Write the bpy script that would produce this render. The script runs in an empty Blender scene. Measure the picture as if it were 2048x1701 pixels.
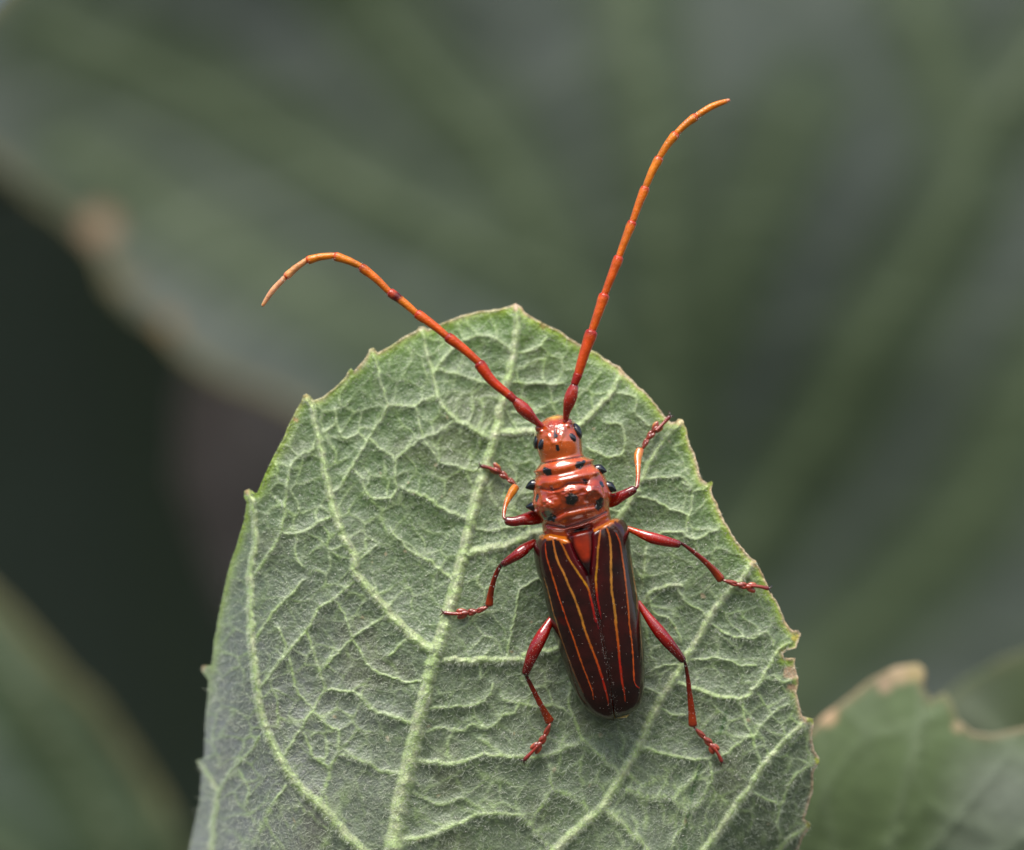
import bpy, math, random
import numpy as np
from mathutils import Matrix, Vector

rng = np.random.RandomState(7)
random.seed(7)
SC = bpy.context.scene
COL = SC.collection
D = 56.9                      # camera distance to the leaf plane (scene unit: 4 mm)
PITCH = -14.0                   # camera pitch below the horizon, degrees
CAM_H = 90.0

# ---------------------------------------------------------------- camera
R = Matrix.Translation((0, 0, CAM_H)) @ Matrix.Rotation(math.radians(90 - PITCH), 4, 'X')
cam_data = bpy.data.cameras.new('camera')
cam = bpy.data.objects.new('camera', cam_data)
COL.objects.link(cam)
cam.matrix_world = R @ Matrix.Translation((0, 0, D))
cam_data.sensor_width = 36
cam_data.lens = 100
cam_data.clip_start = 1
cam_data.clip_end = 20000
cam_data.dof.use_dof = True
cam_data.dof.focus_distance = D - 0.7
cam_data.dof.aperture_fstop = 0.1 / 1.9
SC.camera = cam

# ---------------------------------------------------------------- world, sun, exposure
SUN_EL, SUN_AZ = math.radians(50), math.radians(-20)      # azimuth measured from behind the camera
world = bpy.data.worlds.new('World')
SC.world = world
world.use_nodes = True
nt = world.node_tree
for n in list(nt.nodes):
    nt.nodes.remove(n)
sky = nt.nodes.new('ShaderNodeTexSky')
sky.sky_type = 'NISHITA'
sky.sun_disc = False
sky.sun_elevation = SUN_EL
sky.sun_rotation = math.pi + SUN_AZ
sky.air_density = 1.0
sky.dust_density = 2.0
sky.ozone_density = 1.0
bg = nt.nodes.new('ShaderNodeBackground')
bg.inputs['Strength'].default_value = 0.10
out = nt.nodes.new('ShaderNodeOutputWorld')
nt.links.new(sky.outputs[0], bg.inputs['Color'])
nt.links.new(bg.outputs[0], out.inputs['Surface'])

sun_data = bpy.data.lights.new('sun', 'SUN')
sun_data.energy = 2.9
sun_data.angle = math.radians(34)
sun_data.color = (1.0, 0.95, 0.86)
sun = bpy.data.objects.new('sun', sun_data)
COL.objects.link(sun)
sd = Vector((math.sin(SUN_AZ) * math.cos(SUN_EL), -math.cos(SUN_AZ) * math.cos(SUN_EL), math.sin(SUN_EL)))
sun.rotation_euler = sd.to_track_quat('Z', 'Y').to_euler()
sun.location = (0, -40, 200)

SC.view_settings.view_transform = 'Standard'
SC.view_settings.look = 'None'
SC.view_settings.exposure = 0.84
SC.view_settings.gamma = 1
SC.view_settings.use_curve_mapping = False
SC.render.engine = 'CYCLES'
SC.cycles.max_bounces = 8

# ---------------------------------------------------------------- helpers
def P(x, y, w):
    """photo pixel + height above the leaf plane -> point in the leaf's own frame"""
    x = np.asarray(x, float); y = np.asarray(y, float); w = np.asarray(w, float)
    k = (D - w) / D
    return np.stack([(x - 1024) / 100 * k, (850.5 - y) / 100 * k, w + 0 * x], -1)

def pix(v):
    k = D / (D - v[:, 2])
    return v[:, 0] * k * 100 + 1024, 850.5 - v[:, 1] * k * 100

def mesh_from(name, verts, quads=None, tris=None, cols=None, smooth=True):
    me = bpy.data.meshes.new(name)
    verts = np.asarray(verts, np.float32)
    q = np.zeros((0, 4), np.int32) if quads is None else np.asarray(quads, np.int32)
    t = np.zeros((0, 3), np.int32) if tris is None else np.asarray(tris, np.int32)
    me.vertices.add(len(verts)); me.vertices.foreach_set('co', verts.ravel())
    nl = q.size + t.size
    me.loops.add(nl); me.polygons.add(len(q) + len(t))
    me.loops.foreach_set('vertex_index', np.concatenate([q.ravel(), t.ravel()]))
    starts = np.concatenate([np.arange(len(q)) * 4, q.size + np.arange(len(t)) * 3]).astype(np.int32)
    me.polygons.foreach_set('loop_start', starts)
    me.update(calc_edges=True)
    if smooth:
        me.polygons.foreach_set('use_smooth', np.ones(len(q) + len(t), bool))
    if cols is not None:
        a = me.color_attributes.new('Col', 'FLOAT_COLOR', 'POINT')
        c = np.ones((len(verts), 4), np.float32); c[:, :cols.shape[1]] = cols
        a.data.foreach_set('color', c.ravel())
    me.validate()
    return me

def tag(o, label=None, cat=None, group=None, kind=None):
    if label: o['label'] = label
    if cat: o['category'] = cat
    if group: o['group'] = group
    if kind: o['kind'] = kind
    return o

def link(name, me, mat, parent=None):
    o = bpy.data.objects.new(name, me)
    COL.objects.link(o)
    if me is not None and mat is not None:
        me.materials.append(mat)
    if parent is not None:
        o.parent = parent
    else:
        o.matrix_world = R
    return o

def sstep(a, b, x):
    t = np.clip((x - a) / (b - a), 0, 1)
    return t * t * (3 - 2 * t)

def catmull(pts, n):
    p = np.asarray(pts, float)
    if len(p) == 2:
        t = np.linspace(0, 1, n)[:, None]
        return p[0] * (1 - t) + p[1] * t
    seg = np.linalg.norm(np.diff(p[:, :2], axis=0), axis=1)
    cum = np.concatenate([[0], np.cumsum(seg)])
    u = np.linspace(0, cum[-1], n)
    i = np.clip(np.searchsorted(cum, u, 'right') - 1, 0, len(p) - 2)
    f = ((u - cum[i]) / np.maximum(seg[i], 1e-9))[:, None]
    pm = np.vstack([2 * p[0] - p[1], p, 2 * p[-1] - p[-2]])
    p0, p1, p2, p3 = pm[i], pm[i + 1], pm[i + 2], pm[i + 3]
    return 0.5 * ((2 * p1) + (-p0 + p2) * f + (2 * p0 - 5 * p1 + 4 * p2 - p3) * f ** 2 + (-p0 + 3 * p1 - 3 * p2 + p3) * f ** 3)

def interp_poly(pts, n):
    """piecewise linear by arc length"""
    p = np.asarray(pts, float)
    seg = np.linalg.norm(np.diff(p, axis=0), axis=1)
    cum = np.concatenate([[0], np.cumsum(seg)])
    u = np.linspace(0, cum[-1], n)
    return np.stack([np.interp(u, cum, p[:, k]) for k in range(p.shape[1])], -1)

def seg_dist(x, y, a, b):
    dx, dy = b[0] - a[0], b[1] - a[1]
    L = dx * dx + dy * dy + 1e-9
    t = np.clip(((x - a[0]) * dx + (y - a[1]) * dy) / L, 0, 1)
    return np.hypot(x - a[0] - t * dx, y - a[1] - t * dy), t

def poly_dist(x, y, pts):
    best = np.full(np.shape(x), 1e9); tt = np.zeros(np.shape(x))
    n = len(pts) - 1
    for i in range(n):
        d, t = seg_dist(x, y, pts[i], pts[i + 1])
        m = d < best
        best = np.where(m, d, best); tt = np.where(m, (i + t) / n, tt)
    return best, tt

def vnoise(x, y, s, seed=0):
    """smooth value noise, 0..1"""
    r = np.random.RandomState(seed); g = r.rand(256, 256)
    X, Y = np.asarray(x) / s, np.asarray(y) / s
    i, j = np.floor(X).astype(int), np.floor(Y).astype(int)
    fx, fy = X - i, Y - j
    fx = fx * fx * (3 - 2 * fx); fy = fy * fy * (3 - 2 * fy)
    a = g[i & 255, j & 255]; b = g[(i + 1) & 255, j & 255]
    c = g[i & 255, (j + 1) & 255]; d = g[(i + 1) & 255, (j + 1) & 255]
    return (a * (1 - fx) + b * fx) * (1 - fy) + (c * (1 - fx) + d * fx) * fy

def voronoi_edge(x, y, s, seed):
    r = np.random.RandomState(seed); gx = r.rand(128, 128); gy = r.rand(128, 128)
    X, Y = x / s, y / s
    i, j = np.floor(X).astype(int), np.floor(Y).astype(int)
    f1 = np.full(x.shape, 9.0); f2 = np.full(x.shape, 9.0)
    for a in (-1, 0, 1):
        for b in (-1, 0, 1):
            ii, jj = i + a, j + b
            d = np.hypot(ii + gx[ii & 127, jj & 127] - X, jj + gy[ii & 127, jj & 127] - Y)
            f2 = np.minimum(f2, np.maximum(f1, d)); f1 = np.minimum(f1, d)
    return (f2 - f1) * 0.5 * s

# ---------------------------------------------------------------- materials
def nodes_of(name):
    m = bpy.data.materials.new(name); m.use_nodes = True
    t = m.node_tree; b = t.nodes['Principled BSDF']
    return m, t, b

def mat_leaf(name, bump=0.35, scale=10.0, rough=0.5, sheen=0.25, spec=0.4, coarse=False):
    m, t, b = nodes_of(name)
    a = t.nodes.new('ShaderNodeVertexColor'); a.layer_name = 'Col'
    tc = t.nodes.new('ShaderNodeTexCoord')
    n1 = t.nodes.new('ShaderNodeTexNoise'); n1.inputs['Scale'].default_value = scale * 0.9; n1.inputs['Detail'].default_value = 6
    n1.inputs['Roughness'].default_value = 0.7
    v1 = t.nodes.new('ShaderNodeTexVoronoi'); v1.inputs['Scale'].default_value = scale * 1.6
    t.links.new(tc.outputs['Object'], n1.inputs['Vector']); t.links.new(tc.outputs['Object'], v1.inputs['Vector'])
    mr = t.nodes.new('ShaderNodeMapRange'); mr.inputs['From Min'].default_value = 0.3; mr.inputs['From Max'].default_value = 0.7
    mr.inputs['To Min'].default_value = 0.68; mr.inputs['To Max'].default_value = 1.35
    t.links.new(n1.outputs['Fac'], mr.inputs['Value'])
    mx = t.nodes.new('ShaderNodeMixRGB'); mx.blend_type = 'MULTIPLY'; mx.inputs['Fac'].default_value = 0.55 if not coarse else 0.4
    t.links.new(a.outputs['Color'], mx.inputs['Color1']); t.links.new(mr.outputs['Result'], mx.inputs['Color2'])
    t.links.new(mx.outputs['Color'], b.inputs['Base Color'])
    b.inputs['Roughness'].default_value = rough
    b.inputs['Specular IOR Level'].default_value = spec
    b.inputs['Sheen Weight'].default_value = sheen
    b.inputs['Sheen Roughness'].default_value = 0.4
    ad = t.nodes.new('ShaderNodeMath'); ad.operation = 'ADD'
    t.links.new(n1.outputs['Fac'], ad.inputs[0]); t.links.new(v1.outputs['Distance'], ad.inputs[1])
    bp = t.nodes.new('ShaderNodeBump'); bp.inputs['Strength'].default_value = bump; bp.inputs['Distance'].default_value = 0.05
    t.links.new(ad.outputs[0], bp.inputs['Height']); t.links.new(bp.outputs['Normal'], b.inputs['Normal'])
    return m

def mat_chitin(name, rough=0.16, sss=0.0, bump=0.1, scale=30.0, coat=0.0, spec=0.5, cior=1.5):
    m, t, b = nodes_of(name)
    a = t.nodes.new('ShaderNodeVertexColor'); a.layer_name = 'Col'
    tc = t.nodes.new('ShaderNodeTexCoord')
    n1 = t.nodes.new('ShaderNodeTexNoise'); n1.inputs['Scale'].default_value = scale; n1.inputs['Detail'].default_value = 4
    v1 = t.nodes.new('ShaderNodeTexVoronoi'); v1.inputs['Scale'].default_value = scale * 0.8
    t.links.new(tc.outputs['Object'], n1.inputs['Vector']); t.links.new(tc.outputs['Object'], v1.inputs['Vector'])
    n2 = t.nodes.new('ShaderNodeTexNoise'); n2.inputs['Scale'].default_value = 5; n2.inputs['Detail'].default_value = 3
    t.links.new(tc.outputs['Object'], n2.inputs['Vector'])
    mr = t.nodes.new('ShaderNodeMapRange'); mr.inputs['From Min'].default_value = 0.3; mr.inputs['From Max'].default_value = 0.7
    mr.inputs['To Min'].default_value = 0.75; mr.inputs['To Max'].default_value = 1.25
    t.links.new(n2.outputs['Fac'], mr.inputs['Value'])
    mx = t.nodes.new('ShaderNodeMixRGB'); mx.blend_type = 'MULTIPLY'; mx.inputs['Fac'].default_value = 1
    t.links.new(a.outputs['Color'], mx.inputs['Color1']); t.links.new(mr.outputs['Result'], mx.inputs['Color2'])
    t.links.new(mx.outputs['Color'], b.inputs['Base Color'])
    b.inputs['Roughness'].default_value = rough
    b.inputs['Specular IOR Level'].default_value = spec
    b.inputs['Coat Weight'].default_value = coat
    b.inputs['Coat Roughness'].default_value = 0.07
    b.inputs['Coat IOR'].default_value = cior
    if sss:
        b.inputs['Subsurface Weight'].default_value = sss
        b.inputs['Subsurface Radius'].default_value = (1.0, 0.25, 0.05)
        b.inputs['Subsurface Scale'].default_value = 0.15
    ad = t.nodes.new('ShaderNodeMath'); ad.operation = 'ADD'
    t.links.new(n1.outputs['Fac'], ad.inputs[0]); t.links.new(v1.outputs['Distance'], ad.inputs[1])
    bp = t.nodes.new('ShaderNodeBump'); bp.inputs['Strength'].default_value = bump; bp.inputs['Distance'].default_value = 0.02
    t.links.new(ad.outputs[0], bp.inputs['Height']); t.links.new(bp.outputs['Normal'], b.inputs['Normal'])
    return m

def mat_plain(name, col, rough=0.6, spec=0.4, bump=0.0, scale=3.0):
    m, t, b = nodes_of(name)
    n1 = t.nodes.new('ShaderNodeTexNoise'); n1.inputs['Scale'].default_value = scale; n1.inputs['Detail'].default_value = 5
    tc = t.nodes.new('ShaderNodeTexCoord'); t.links.new(tc.outputs['Object'], n1.inputs['Vector'])
    rp = t.nodes.new('ShaderNodeValToRGB')
    rp.color_ramp.elements[0].position = 0.3; rp.color_ramp.elements[1].position = 0.7
    rp.color_ramp.elements[0].color = (*[c * 0.7 for c in col], 1); rp.color_ramp.elements[1].color = (*[min(1, c * 1.25) for c in col], 1)
    t.links.new(n1.outputs['Fac'], rp.inputs['Fac']); t.links.new(rp.outputs['Color'], b.inputs['Base Color'])
    b.inputs['Roughness'].default_value = rough; b.inputs['Specular IOR Level'].default_value = spec
    if bump:
        bp = t.nodes.new('ShaderNodeBump'); bp.inputs['Strength'].default_value = bump; bp.inputs['Distance'].default_value = 0.5
        t.links.new(n1.outputs['Fac'], bp.inputs['Height']); t.links.new(bp.outputs['Normal'], b.inputs['Normal'])
    return m

M_LEAF = mat_leaf('leaf_underside', bump=0.3, scale=13, rough=0.42, sheen=0.25, spec=.6)
M_BACK = mat_leaf('distant_leaf', bump=0.2, scale=2, rough=0.5, sheen=0.1, coarse=True)
M_HAIR = mat_plain('leaf_hair', (0.48, 0.52, 0.41), rough=0.4)
M_BODY = mat_chitin('amber_chitin', rough=0.09, sss=0.15, bump=0.12, scale=38, coat=1.0, spec=.6, cior=1.65)
M_WING = mat_chitin('dark_striped_chitin', rough=0.15, bump=0.05, scale=34, spec=0.5, coat=0.2, cior=1.6)
M_LEG = mat_chitin('red_leg_chitin', rough=0.18, sss=0.25, bump=0.12, scale=24, coat=.5, spec=.5, cior=1.7)
M_ANT = mat_chitin('orange_antenna_chitin', rough=0.28, sss=0.35, bump=0.3, scale=30)
M_BLACK = mat_plain('black_chitin', (0.006, 0.006, 0.008), rough=0.10, spec=1.0, scale=20)
M_DUST = mat_plain('pale_dust', (0.75, 0.72, 0.66), rough=0.6)

# ---------------------------------------------------------------- ground
def ground():
    n = 60
    g = np.linspace(-1, 1, n); g = np.sign(g) * np.abs(g) ** 3 * 9000
    X, Y = np.meshgrid(g, g, indexing='ij')
    Z = vnoise(X, Y, 37, 3) * 6 - 6 + 0 * X
    v = np.stack([X, Y, Z], -1).reshape(-1, 3)
    i = np.arange(n * n).reshape(n, n)
    q = np.stack([i[:-1, :-1], i[1:, :-1], i[1:, 1:], i[:-1, 1:]], -1).reshape(-1, 4)
    o = bpy.data.objects.new('ground', mesh_from('ground', v, q)); COL.objects.link(o)
    o.data.materials.append(mat_plain('dark_soil', (0.035, 0.04, 0.026), rough=0.9, bump=0.6, scale=0.3))
    tag(o, kind='structure')
ground()

# ---------------------------------------------------------------- leaves
def crop(ox, oy, s):
    return lambda *pts: [(ox + x * s, oy + y * s) for x, y in pts]
c1 = crop(380, 600, .35156); c2 = crop(360, 1140, .35156); c3 = crop(1000, 600, .33203); c4 = crop(1000, 1140, .3418)

class Relief:
    """height field of raised veins, held on a pixel raster"""
    def __init__(s, x0, y0, x1, y1, step):
        s.x0, s.y0, s.st = x0, y0, step
        s.nx, s.ny = int((x1 - x0) / step) + 2, int((y1 - y0) / step) + 2
        s.X, s.Y = np.meshgrid(x0 + np.arange(s.nx) * step, y0 + np.arange(s.ny) * step, indexing='ij')
        z = lambda v=0.0: np.full(s.X.shape, v, np.float32)
        s.hn, s.hb, s.mask, s.edge, s.vd, s.major = z(), z(), z(), z(400.0), z(400.0), z()
    def win(s, a, b, r):
        i0 = max(0, int((min(a[0], b[0]) - r - s.x0) / s.st)); i1 = min(s.nx, int((max(a[0], b[0]) + r - s.x0) / s.st) + 2)
        j0 = max(0, int((min(a[1], b[1]) - r - s.y0) / s.st)); j1 = min(s.ny, int((max(a[1], b[1]) + r - s.y0) / s.st) + 2)
        return slice(i0, i1), slice(j0, j1)
    def vein(s, pts, w0, w1, major=0.0, broad=3.0, bh=0.9, mk=1.0, wob=1.3, far=0):
        L = sum(math.dist(pts[i], pts[i + 1]) for i in range(len(pts) - 1))
        n = max(3, int(L / 9))
        p = catmull(pts, n)
        p[1:-1] += rng.normal(0, wob, (n - 2, 2))
        ww = np.linspace(w0, w1, n) * (1 + rng.normal(0, .07, n))
        for i in range(n - 1):
            r = max(ww[i], ww[i + 1]); reach = max(r * broad * 2.2, far)
            sl = s.win(p[i], p[i + 1], reach)
            if sl[0].start >= sl[0].stop or sl[1].start >= sl[1].stop: continue
            d, t = seg_dist(s.X[sl], s.Y[sl], p[i], p[i + 1])
            rr = ww[i] * (1 - t) + ww[i + 1] * t
            s.hn[sl] = np.maximum(s.hn[sl], rr * .85 * np.cos(np.clip(d / (1.25 * rr), 0, 1) * math.pi / 2))
            s.hb[sl] = np.maximum(s.hb[sl], rr * bh * np.exp(-(d / (broad * rr)) ** 2))
            m = 1 - sstep(.7, 1.5, d / rr)
            s.mask[sl] = np.maximum(s.mask[sl], m * mk)
            s.vd[sl] = np.minimum(s.vd[sl], d)
            if major: s.major[sl] = np.maximum(s.major[sl], m * major)
    def outline(s, pts, reach=60):
        for i in range(len(pts)):
            a, b = pts[i], pts[(i + 1) % len(pts)]
            sl = s.win(a, b, reach)
            if sl[0].start >= sl[0].stop or sl[1].start >= sl[1].stop: continue
            d, t = seg_dist(s.X[sl], s.Y[sl], a, b)
            s.edge[sl] = np.minimum(s.edge[sl], d)
    def at(s, f, x, y):
        X = np.clip((x - s.x0) / s.st, 0, s.nx - 1.001); Y = np.clip((y - s.y0) / s.st, 0, s.ny - 1.001)
        i, j = X.astype(int), Y.astype(int); a, b = X - i, Y - j
        return f[i, j] * (1 - a) * (1 - b) + f[i + 1, j] * a * (1 - b) + f[i, j + 1] * (1 - a) * b + f[i + 1, j + 1] * a * b

def closed_resample(pts, stepfn):
    o = []
    n = len(pts)
    for i in range(n):
        a, b = np.array(pts[i], float), np.array(pts[(i + 1) % n], float)
        L = np.linalg.norm(b - a); k = max(1, int(round(L / stepfn(*((a + b) / 2)))))
        for j in range(k): o.append(a + (b - a) * j / k)
    return np.array(o)

def ring_mesh(outl, centre, rings, depth, thick, back_stride):
    """front sheet of nested rings plus a coarser back sheet and a rim"""
    n = len(outl); c = np.array(centre, float)
    s = np.linspace(0, 1, rings + 1)[1:]
    px = c + (outl - c)[None] * s[:, None, None]
    x = np.concatenate([[c[0]], px[..., 0].ravel()]); y = np.concatenate([[c[1]], px[..., 1].ravel()])
    idx = 1 + np.arange(rings * n).reshape(rings, n)
    def quads(ix):
        nx = np.roll(ix, -1, 1)
        return np.stack([ix[:-1], ix[1:], nx[1:], nx[:-1]], -1).reshape(-1, 4)
    q = [quads(idx)]; t = [np.stack([np.zeros(n, int), idx[0], np.roll(idx[0], -1)], -1)]
    nv = len(x)
    bi = list(range(back_stride, rings - 1, back_stride)) + [rings - 1]
    bx = np.concatenate([[c[0]], px[bi][..., 0].ravel()]); by = np.concatenate([[c[1]], px[bi][..., 1].ravel()])
    bidx = nv + 1 + np.arange(len(bi) * n).reshape(len(bi), n)
    q.append(quads(bidx)[:, ::-1]); t.append(np.stack([np.full(n, nv), np.roll(bidx[0], -1), bidx[0]], -1))
    q.append(np.stack([idx[-1], bidx[-1], np.roll(bidx[-1], -1), np.roll(idx[-1], -1)], -1))
    w = depth(x, y); bw = depth(bx, by) - thick
    return (np.concatenate([x, bx]), np.concatenate([y, by]), np.concatenate([w, bw]), np.concatenate(q), np.concatenate(t), nv)

# --- the foreground leaf
OUT = [(1030,608),(1042,612),(1052,626),(1072,641),(1090,650),(1120,664),(1150,683),(1180,699),(1210,717),(1232,730),(1240,733),(1252,749),(1265,761),(1290,786),
 (1310,808),(1328,832),(1342,846),(1352,844),(1356,838),(1365,840),(1371,858),(1376,880),(1388,905),(1393,925),(1398,945),(1405,960),(1415,966),(1424,960),(1428,966),
 (1424,980),(1430,1000),(1440,1025),(1450,1048),(1465,1070),(1480,1090),(1495,1108),(1503,1116),(1512,1122),(1520,1138),(1530,1160),(1540,1183),(1553,1203),(1562,1225),(1575,1250),
 (1586,1263),(1596,1261),(1601,1268),(1598,1285),(1593,1298),(1576,1300),(1566,1308),(1569,1316),(1580,1319),(1592,1316),(1590,1335),(1597,1360),(1594,1385),(1600,1410),
 (1606,1435),(1614,1444),(1622,1436),(1628,1437),(1629,1448),(1625,1470),(1629,1500),(1638,1514),(1640,1524),(1634,1535),(1627,1548),(1625,1580),(1617,1610),(1609,1640),
 (1617,1645),(1622,1650),(1616,1660),(1606,1676),(1595,1701),(1560,1800),(1480,1950),(1330,2080),(1100,2140),(900,2120),(760,2125),(560,2050),(420,1880),(376,1720),
 (380,1690),(392,1640),(399,1600),(402,1560),(405,1540),(397,1530),(393,1523),(398,1520),(408,1528),(409,1500),(410,1460),(414,1400),(417,1362),(410,1350),(403,1342),(404,1332),(413,1332),(421,1345),(424,1320),
 (430,1270),(438,1230),(448,1180),(460,1130),(475,1085),(488,1040),(493,1005),(488,994),(489,983),(498,979),(504,988),(514,986),(530,950),(548,910),(565,880),(578,850),
 (592,820),(603,803),(606,792),(613,788),(621,793),(626,801),(645,795),(670,776),(690,756),(696,744),(702,737),(708,742),(725,725),(736,709),(739,699),(747,696),(756,706),
 (780,693),(810,673),(834,661),(839,654),(847,653),(856,660),(880,649),(920,632),(960,623),(1000,618),(1020,612)]

def leaf_depth(x, y):
    w = -0.9 * (np.maximum(0, 1320 - y) / 700) ** 1.3
    w = w - 2.6 * (np.maximum(0, 570 - x + (y - 1400) * 0.04) / 175) ** 2
    w = w - 0.3 * (np.maximum(0, x - 1480) / 140) ** 2
    w = w - 0.75 * (np.maximum(0, y - 1430) / 260) ** 2 * sstep(1330, 1560, x)
    w = w + 0.10 * np.sin(x / 150.0 + 1) * np.sin(y / 170.0) + 0.05 * np.sin(x / 61.0) * np.sin(y / 73.0 + 2)
    w = w - 0.0006 * np.maximum(0, y - 1750)
    # folded up margin at the tip
    return w

VE = []   # (points, half width start, end, major)
mid = [(1032,616),(1034,650),(1030,688),(1020,748),(1002,818),(992,867),(978,916),(964,959),(946,1022),(934,1075),(919,1140),(903,1203),(884,1274),(866,1323),(852,1386),(838,1442),(826,1499),(814,1548),(799,1615),(785,1699),(765,1800),(745,1950),(740,2110)]
VE.append((mid, 5, 13, 1))
VE.append((c1((660,565),(695,610),(720,730),(750,870),(780,1020),(800,1120),(830,1230),(880,1360),(940,1480)) + c2((990,0),(1060,100),(1150,200),(1230,300),(1320,380),(1400,440),(1440,480)), 4, 7.5, .9))
VE.append((c1((335,1100),(350,1150),(365,1250),(370,1400)) + c2((400,0),(400,150),(400,300),(410,450),(430,620),(440,720),(470,860),(510,960),(560,1060),(620,1170),(700,1260),(800,1350),(880,1440),(960,1530),(1060,1620),(1150,1740)), 4, 7.5, .9))
VE.append((c2((120,1110),(195,1230),(210,1290),(190,1420),(180,1596),(200,1800)), 3, 5, .7))
VE.append((c3((1540,1570),(1500,1620)) + c4((1425,50),(1340,130),(1260,240),(1190,350),(1130,450),(1080,540),(1010,650),(950,750),(880,880),(820,1010),(760,1130),(700,1230),(640,1330),(560,1430),(470,1510),(380,1590),(300,1670),(100,1800),(-300,2050)), 4, 8, .9))
VE.append((c4((1810,880),(1750,930),(1680,1000),(1600,1080),(1530,1170),(1450,1290),(1370,1400),(1300,1510),(1240,1590),(1150,1720),(900,1950)), 4, 7, .8))
VE.append((c4((1810,1500),(1750,1540),(1680,1590),(1600,1690)), 3, 4, .6))
VE.append((c3((1090,745),(1000,830),(920,940),(860,1070),(800,1180),(740,1290),(600,1390)) + c1((1990,1320),(1900,1360),(1800,1400),(1700,1420),(1580,1450)), 3.5, 6.5, .7))
VE.append((c3((725,470),(700,500),(680,560),(620,620),(560,680),(480,760),(300,810)) + c1((1960,750),(1850,755),(1770,750)), 3.5, 5.5, .7))
VE.append((c4((1060,95),(960,105),(870,150),(800,230),(500,420),(150,500)) + c2((1950,515),(1700,520),(1510,520)), 3, 5.5, .6))
T = lambda c, w0, w1, *p: VE.append((c(*p), w0, w1, .25 if w0 + w1 > 7 else 0))
T(c1,2.5,3,(1040,300),(1060,350),(1080,440),(1100,520),(1130,600))
T(c1,2.5,5.5,(1325,180),(1350,300),(1380,400),(1400,520),(1440,600),(1500,680),(1580,720),(1680,780),(1720,790))
T(c1,2.5,2.5,(1130,600),(1210,600),(1280,600),(1340,570),(1400,540))
T(c1,2.5,2.5,(1500,690),(1450,730),(1400,760),(1330,780),(1260,830),(1200,880),(1160,920))
T(c1,2.5,3,(1130,600),(1100,660),(1060,720),(1020,790),(960,880),(920,960),(870,1040),(810,1100))
T(c1,2.5,4.5,(1020,790),(1080,840),(1160,910),(1165,980),(1180,1060),(1280,1100),(1350,1130),(1440,1190),(1530,1230),(1600,1240))
T(c1,2.5,2.5,(920,960),(970,1010),(1010,1110),(1080,1130),(1150,1120),(1180,1070))
T(c1,2,3,(1270,600),(1300,680),(1320,780),(1370,850),(1420,920),(1500,940),(1580,970),(1660,975))
T(c1,2.5,3,(1400,400),(1470,300),(1560,230),(1680,200),(1770,240),(1830,300))
T(c1,2,2,(830,690),(850,740),(880,790),(960,760),(1000,800)); T(c1,2,2,(760,760),(800,720),(830,690),(820,620))
T(c1,2.5,3,(540,1330),(600,1340),(680,1300),(740,1260),(820,1230))
T(c1,2.5,3,(700,850),(640,880),(580,920),(560,1000),(545,1120),(530,1250),(520,1320),(480,1400),(420,1490),(370,1560))
T(c1,2.5,4,(1140,1300),(1180,1360),(1240,1420),(1300,1460),(1380,1500),(1450,1560),(1510,1600))
T(c1,2,2,(950,1490),(1010,1440),(1060,1400)); T(c1,2,2,(600,1340),(600,1440),(640,1520))
T(c1,2,2,(1400,400),(1440,410),(1500,420),(1600,450),(1700,480)); T(c1,2,2,(1830,640),(1900,650),(2000,640))
T(c1,2,2.5,(1860,300),(1930,290),(2000,260)); T(c1,2,3,(1600,1300),(1700,1310),(1800,1300),(1900,1290))
T(c2,2.5,3,(1000,60),(940,110),(870,170),(800,210),(760,270),(720,350),(640,440),(570,520),(520,590),(450,680))
T(c2,2.5,3,(720,360),(750,430),(780,520),(800,600),(825,690))
T(c2,2.5,4.5,(800,720),(825,690),(900,690),(990,700),(1040,740),(1080,790),(1150,820),(1250,850),(1340,875))
T(c2,2.5,3,(800,720),(760,790),(710,870),(650,960),(600,1050))
T(c2,2,3,(760,810),(840,890),(900,910),(905,980),(900,1050),(860,1110))
T(c2,2.5,4,(905,1050),(980,1060),(1060,1100),(1130,1140),(1200,1160),(1260,1165))
T(c2,2,2.5,(860,1110),(840,1200),(800,1300)); T(c2,2.5,2,(1170,260),(1100,310),(1040,340),(990,380),(900,470),(820,560))
T(c2,2,2.5,(870,170),(930,240),(960,330),(990,400),(1040,490),(1070,550),(1120,580),(1220,620),(1300,640),(1400,640))
T(c2,2,2,(1280,400),(1230,450),(1190,490)); T(c2,2,2,(620,490),(640,590),(660,690),(740,780),(760,800))
T(c2,2.5,5,(2000,1080),(1950,1070),(1830,1060),(1700,1060),(1600,1100),(1520,1110),(1370,1090))
T(c2,5,2.5,(1250,1540),(1350,1530),(1450,1500),(1550,1460),(1650,1420),(1740,1390),(1850,1390),(1930,1400),(1990,1450),(2040,1520))
T(c2,3,2,(1430,790),(1550,780),(1650,770),(1750,730),(1780,650)); T(c2,2.5,2,(1400,920),(1480,900),(1600,920),(1660,880),(1760,900),(1840,830),(1900,820),(1930,760))
T(c2,2.5,2,(1330,1270),(1450,1330),(1500,1340),(1600,1300),(1700,1350),(1740,1380))
T(c2,2,2,(1700,520),(1710,620)); T(c2,2,2.5,(1855,500),(1880,380),(1910,250),(1930,130),(1980,80),(2040,50))
T(c2,2,2,(1530,1110),(1520,1000),(1560,900)); T(c2,2.5,2.5,(380,1590),(440,1520),(480,1440),(530,1330),(600,1230))
T(c2,2.5,2.5,(210,1270),(280,1160),(330,1110),(400,1030),(450,950)); T(c2,2,2,(330,1140),(370,1200),(390,1260),(380,1330))
T(c2,2.5,2,(430,390),(500,280),(550,220),(640,130),(700,60)); T(c2,2,2,(800,1596),(850,1510),(890,1470)); T(c2,2,2,(1700,960),(1830,1050))
T(c2,2,2,(560,520),(600,470),(590,400),(560,330)); T(c2,2,2,(700,930),(740,1000),(760,1070),(840,1120))
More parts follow.
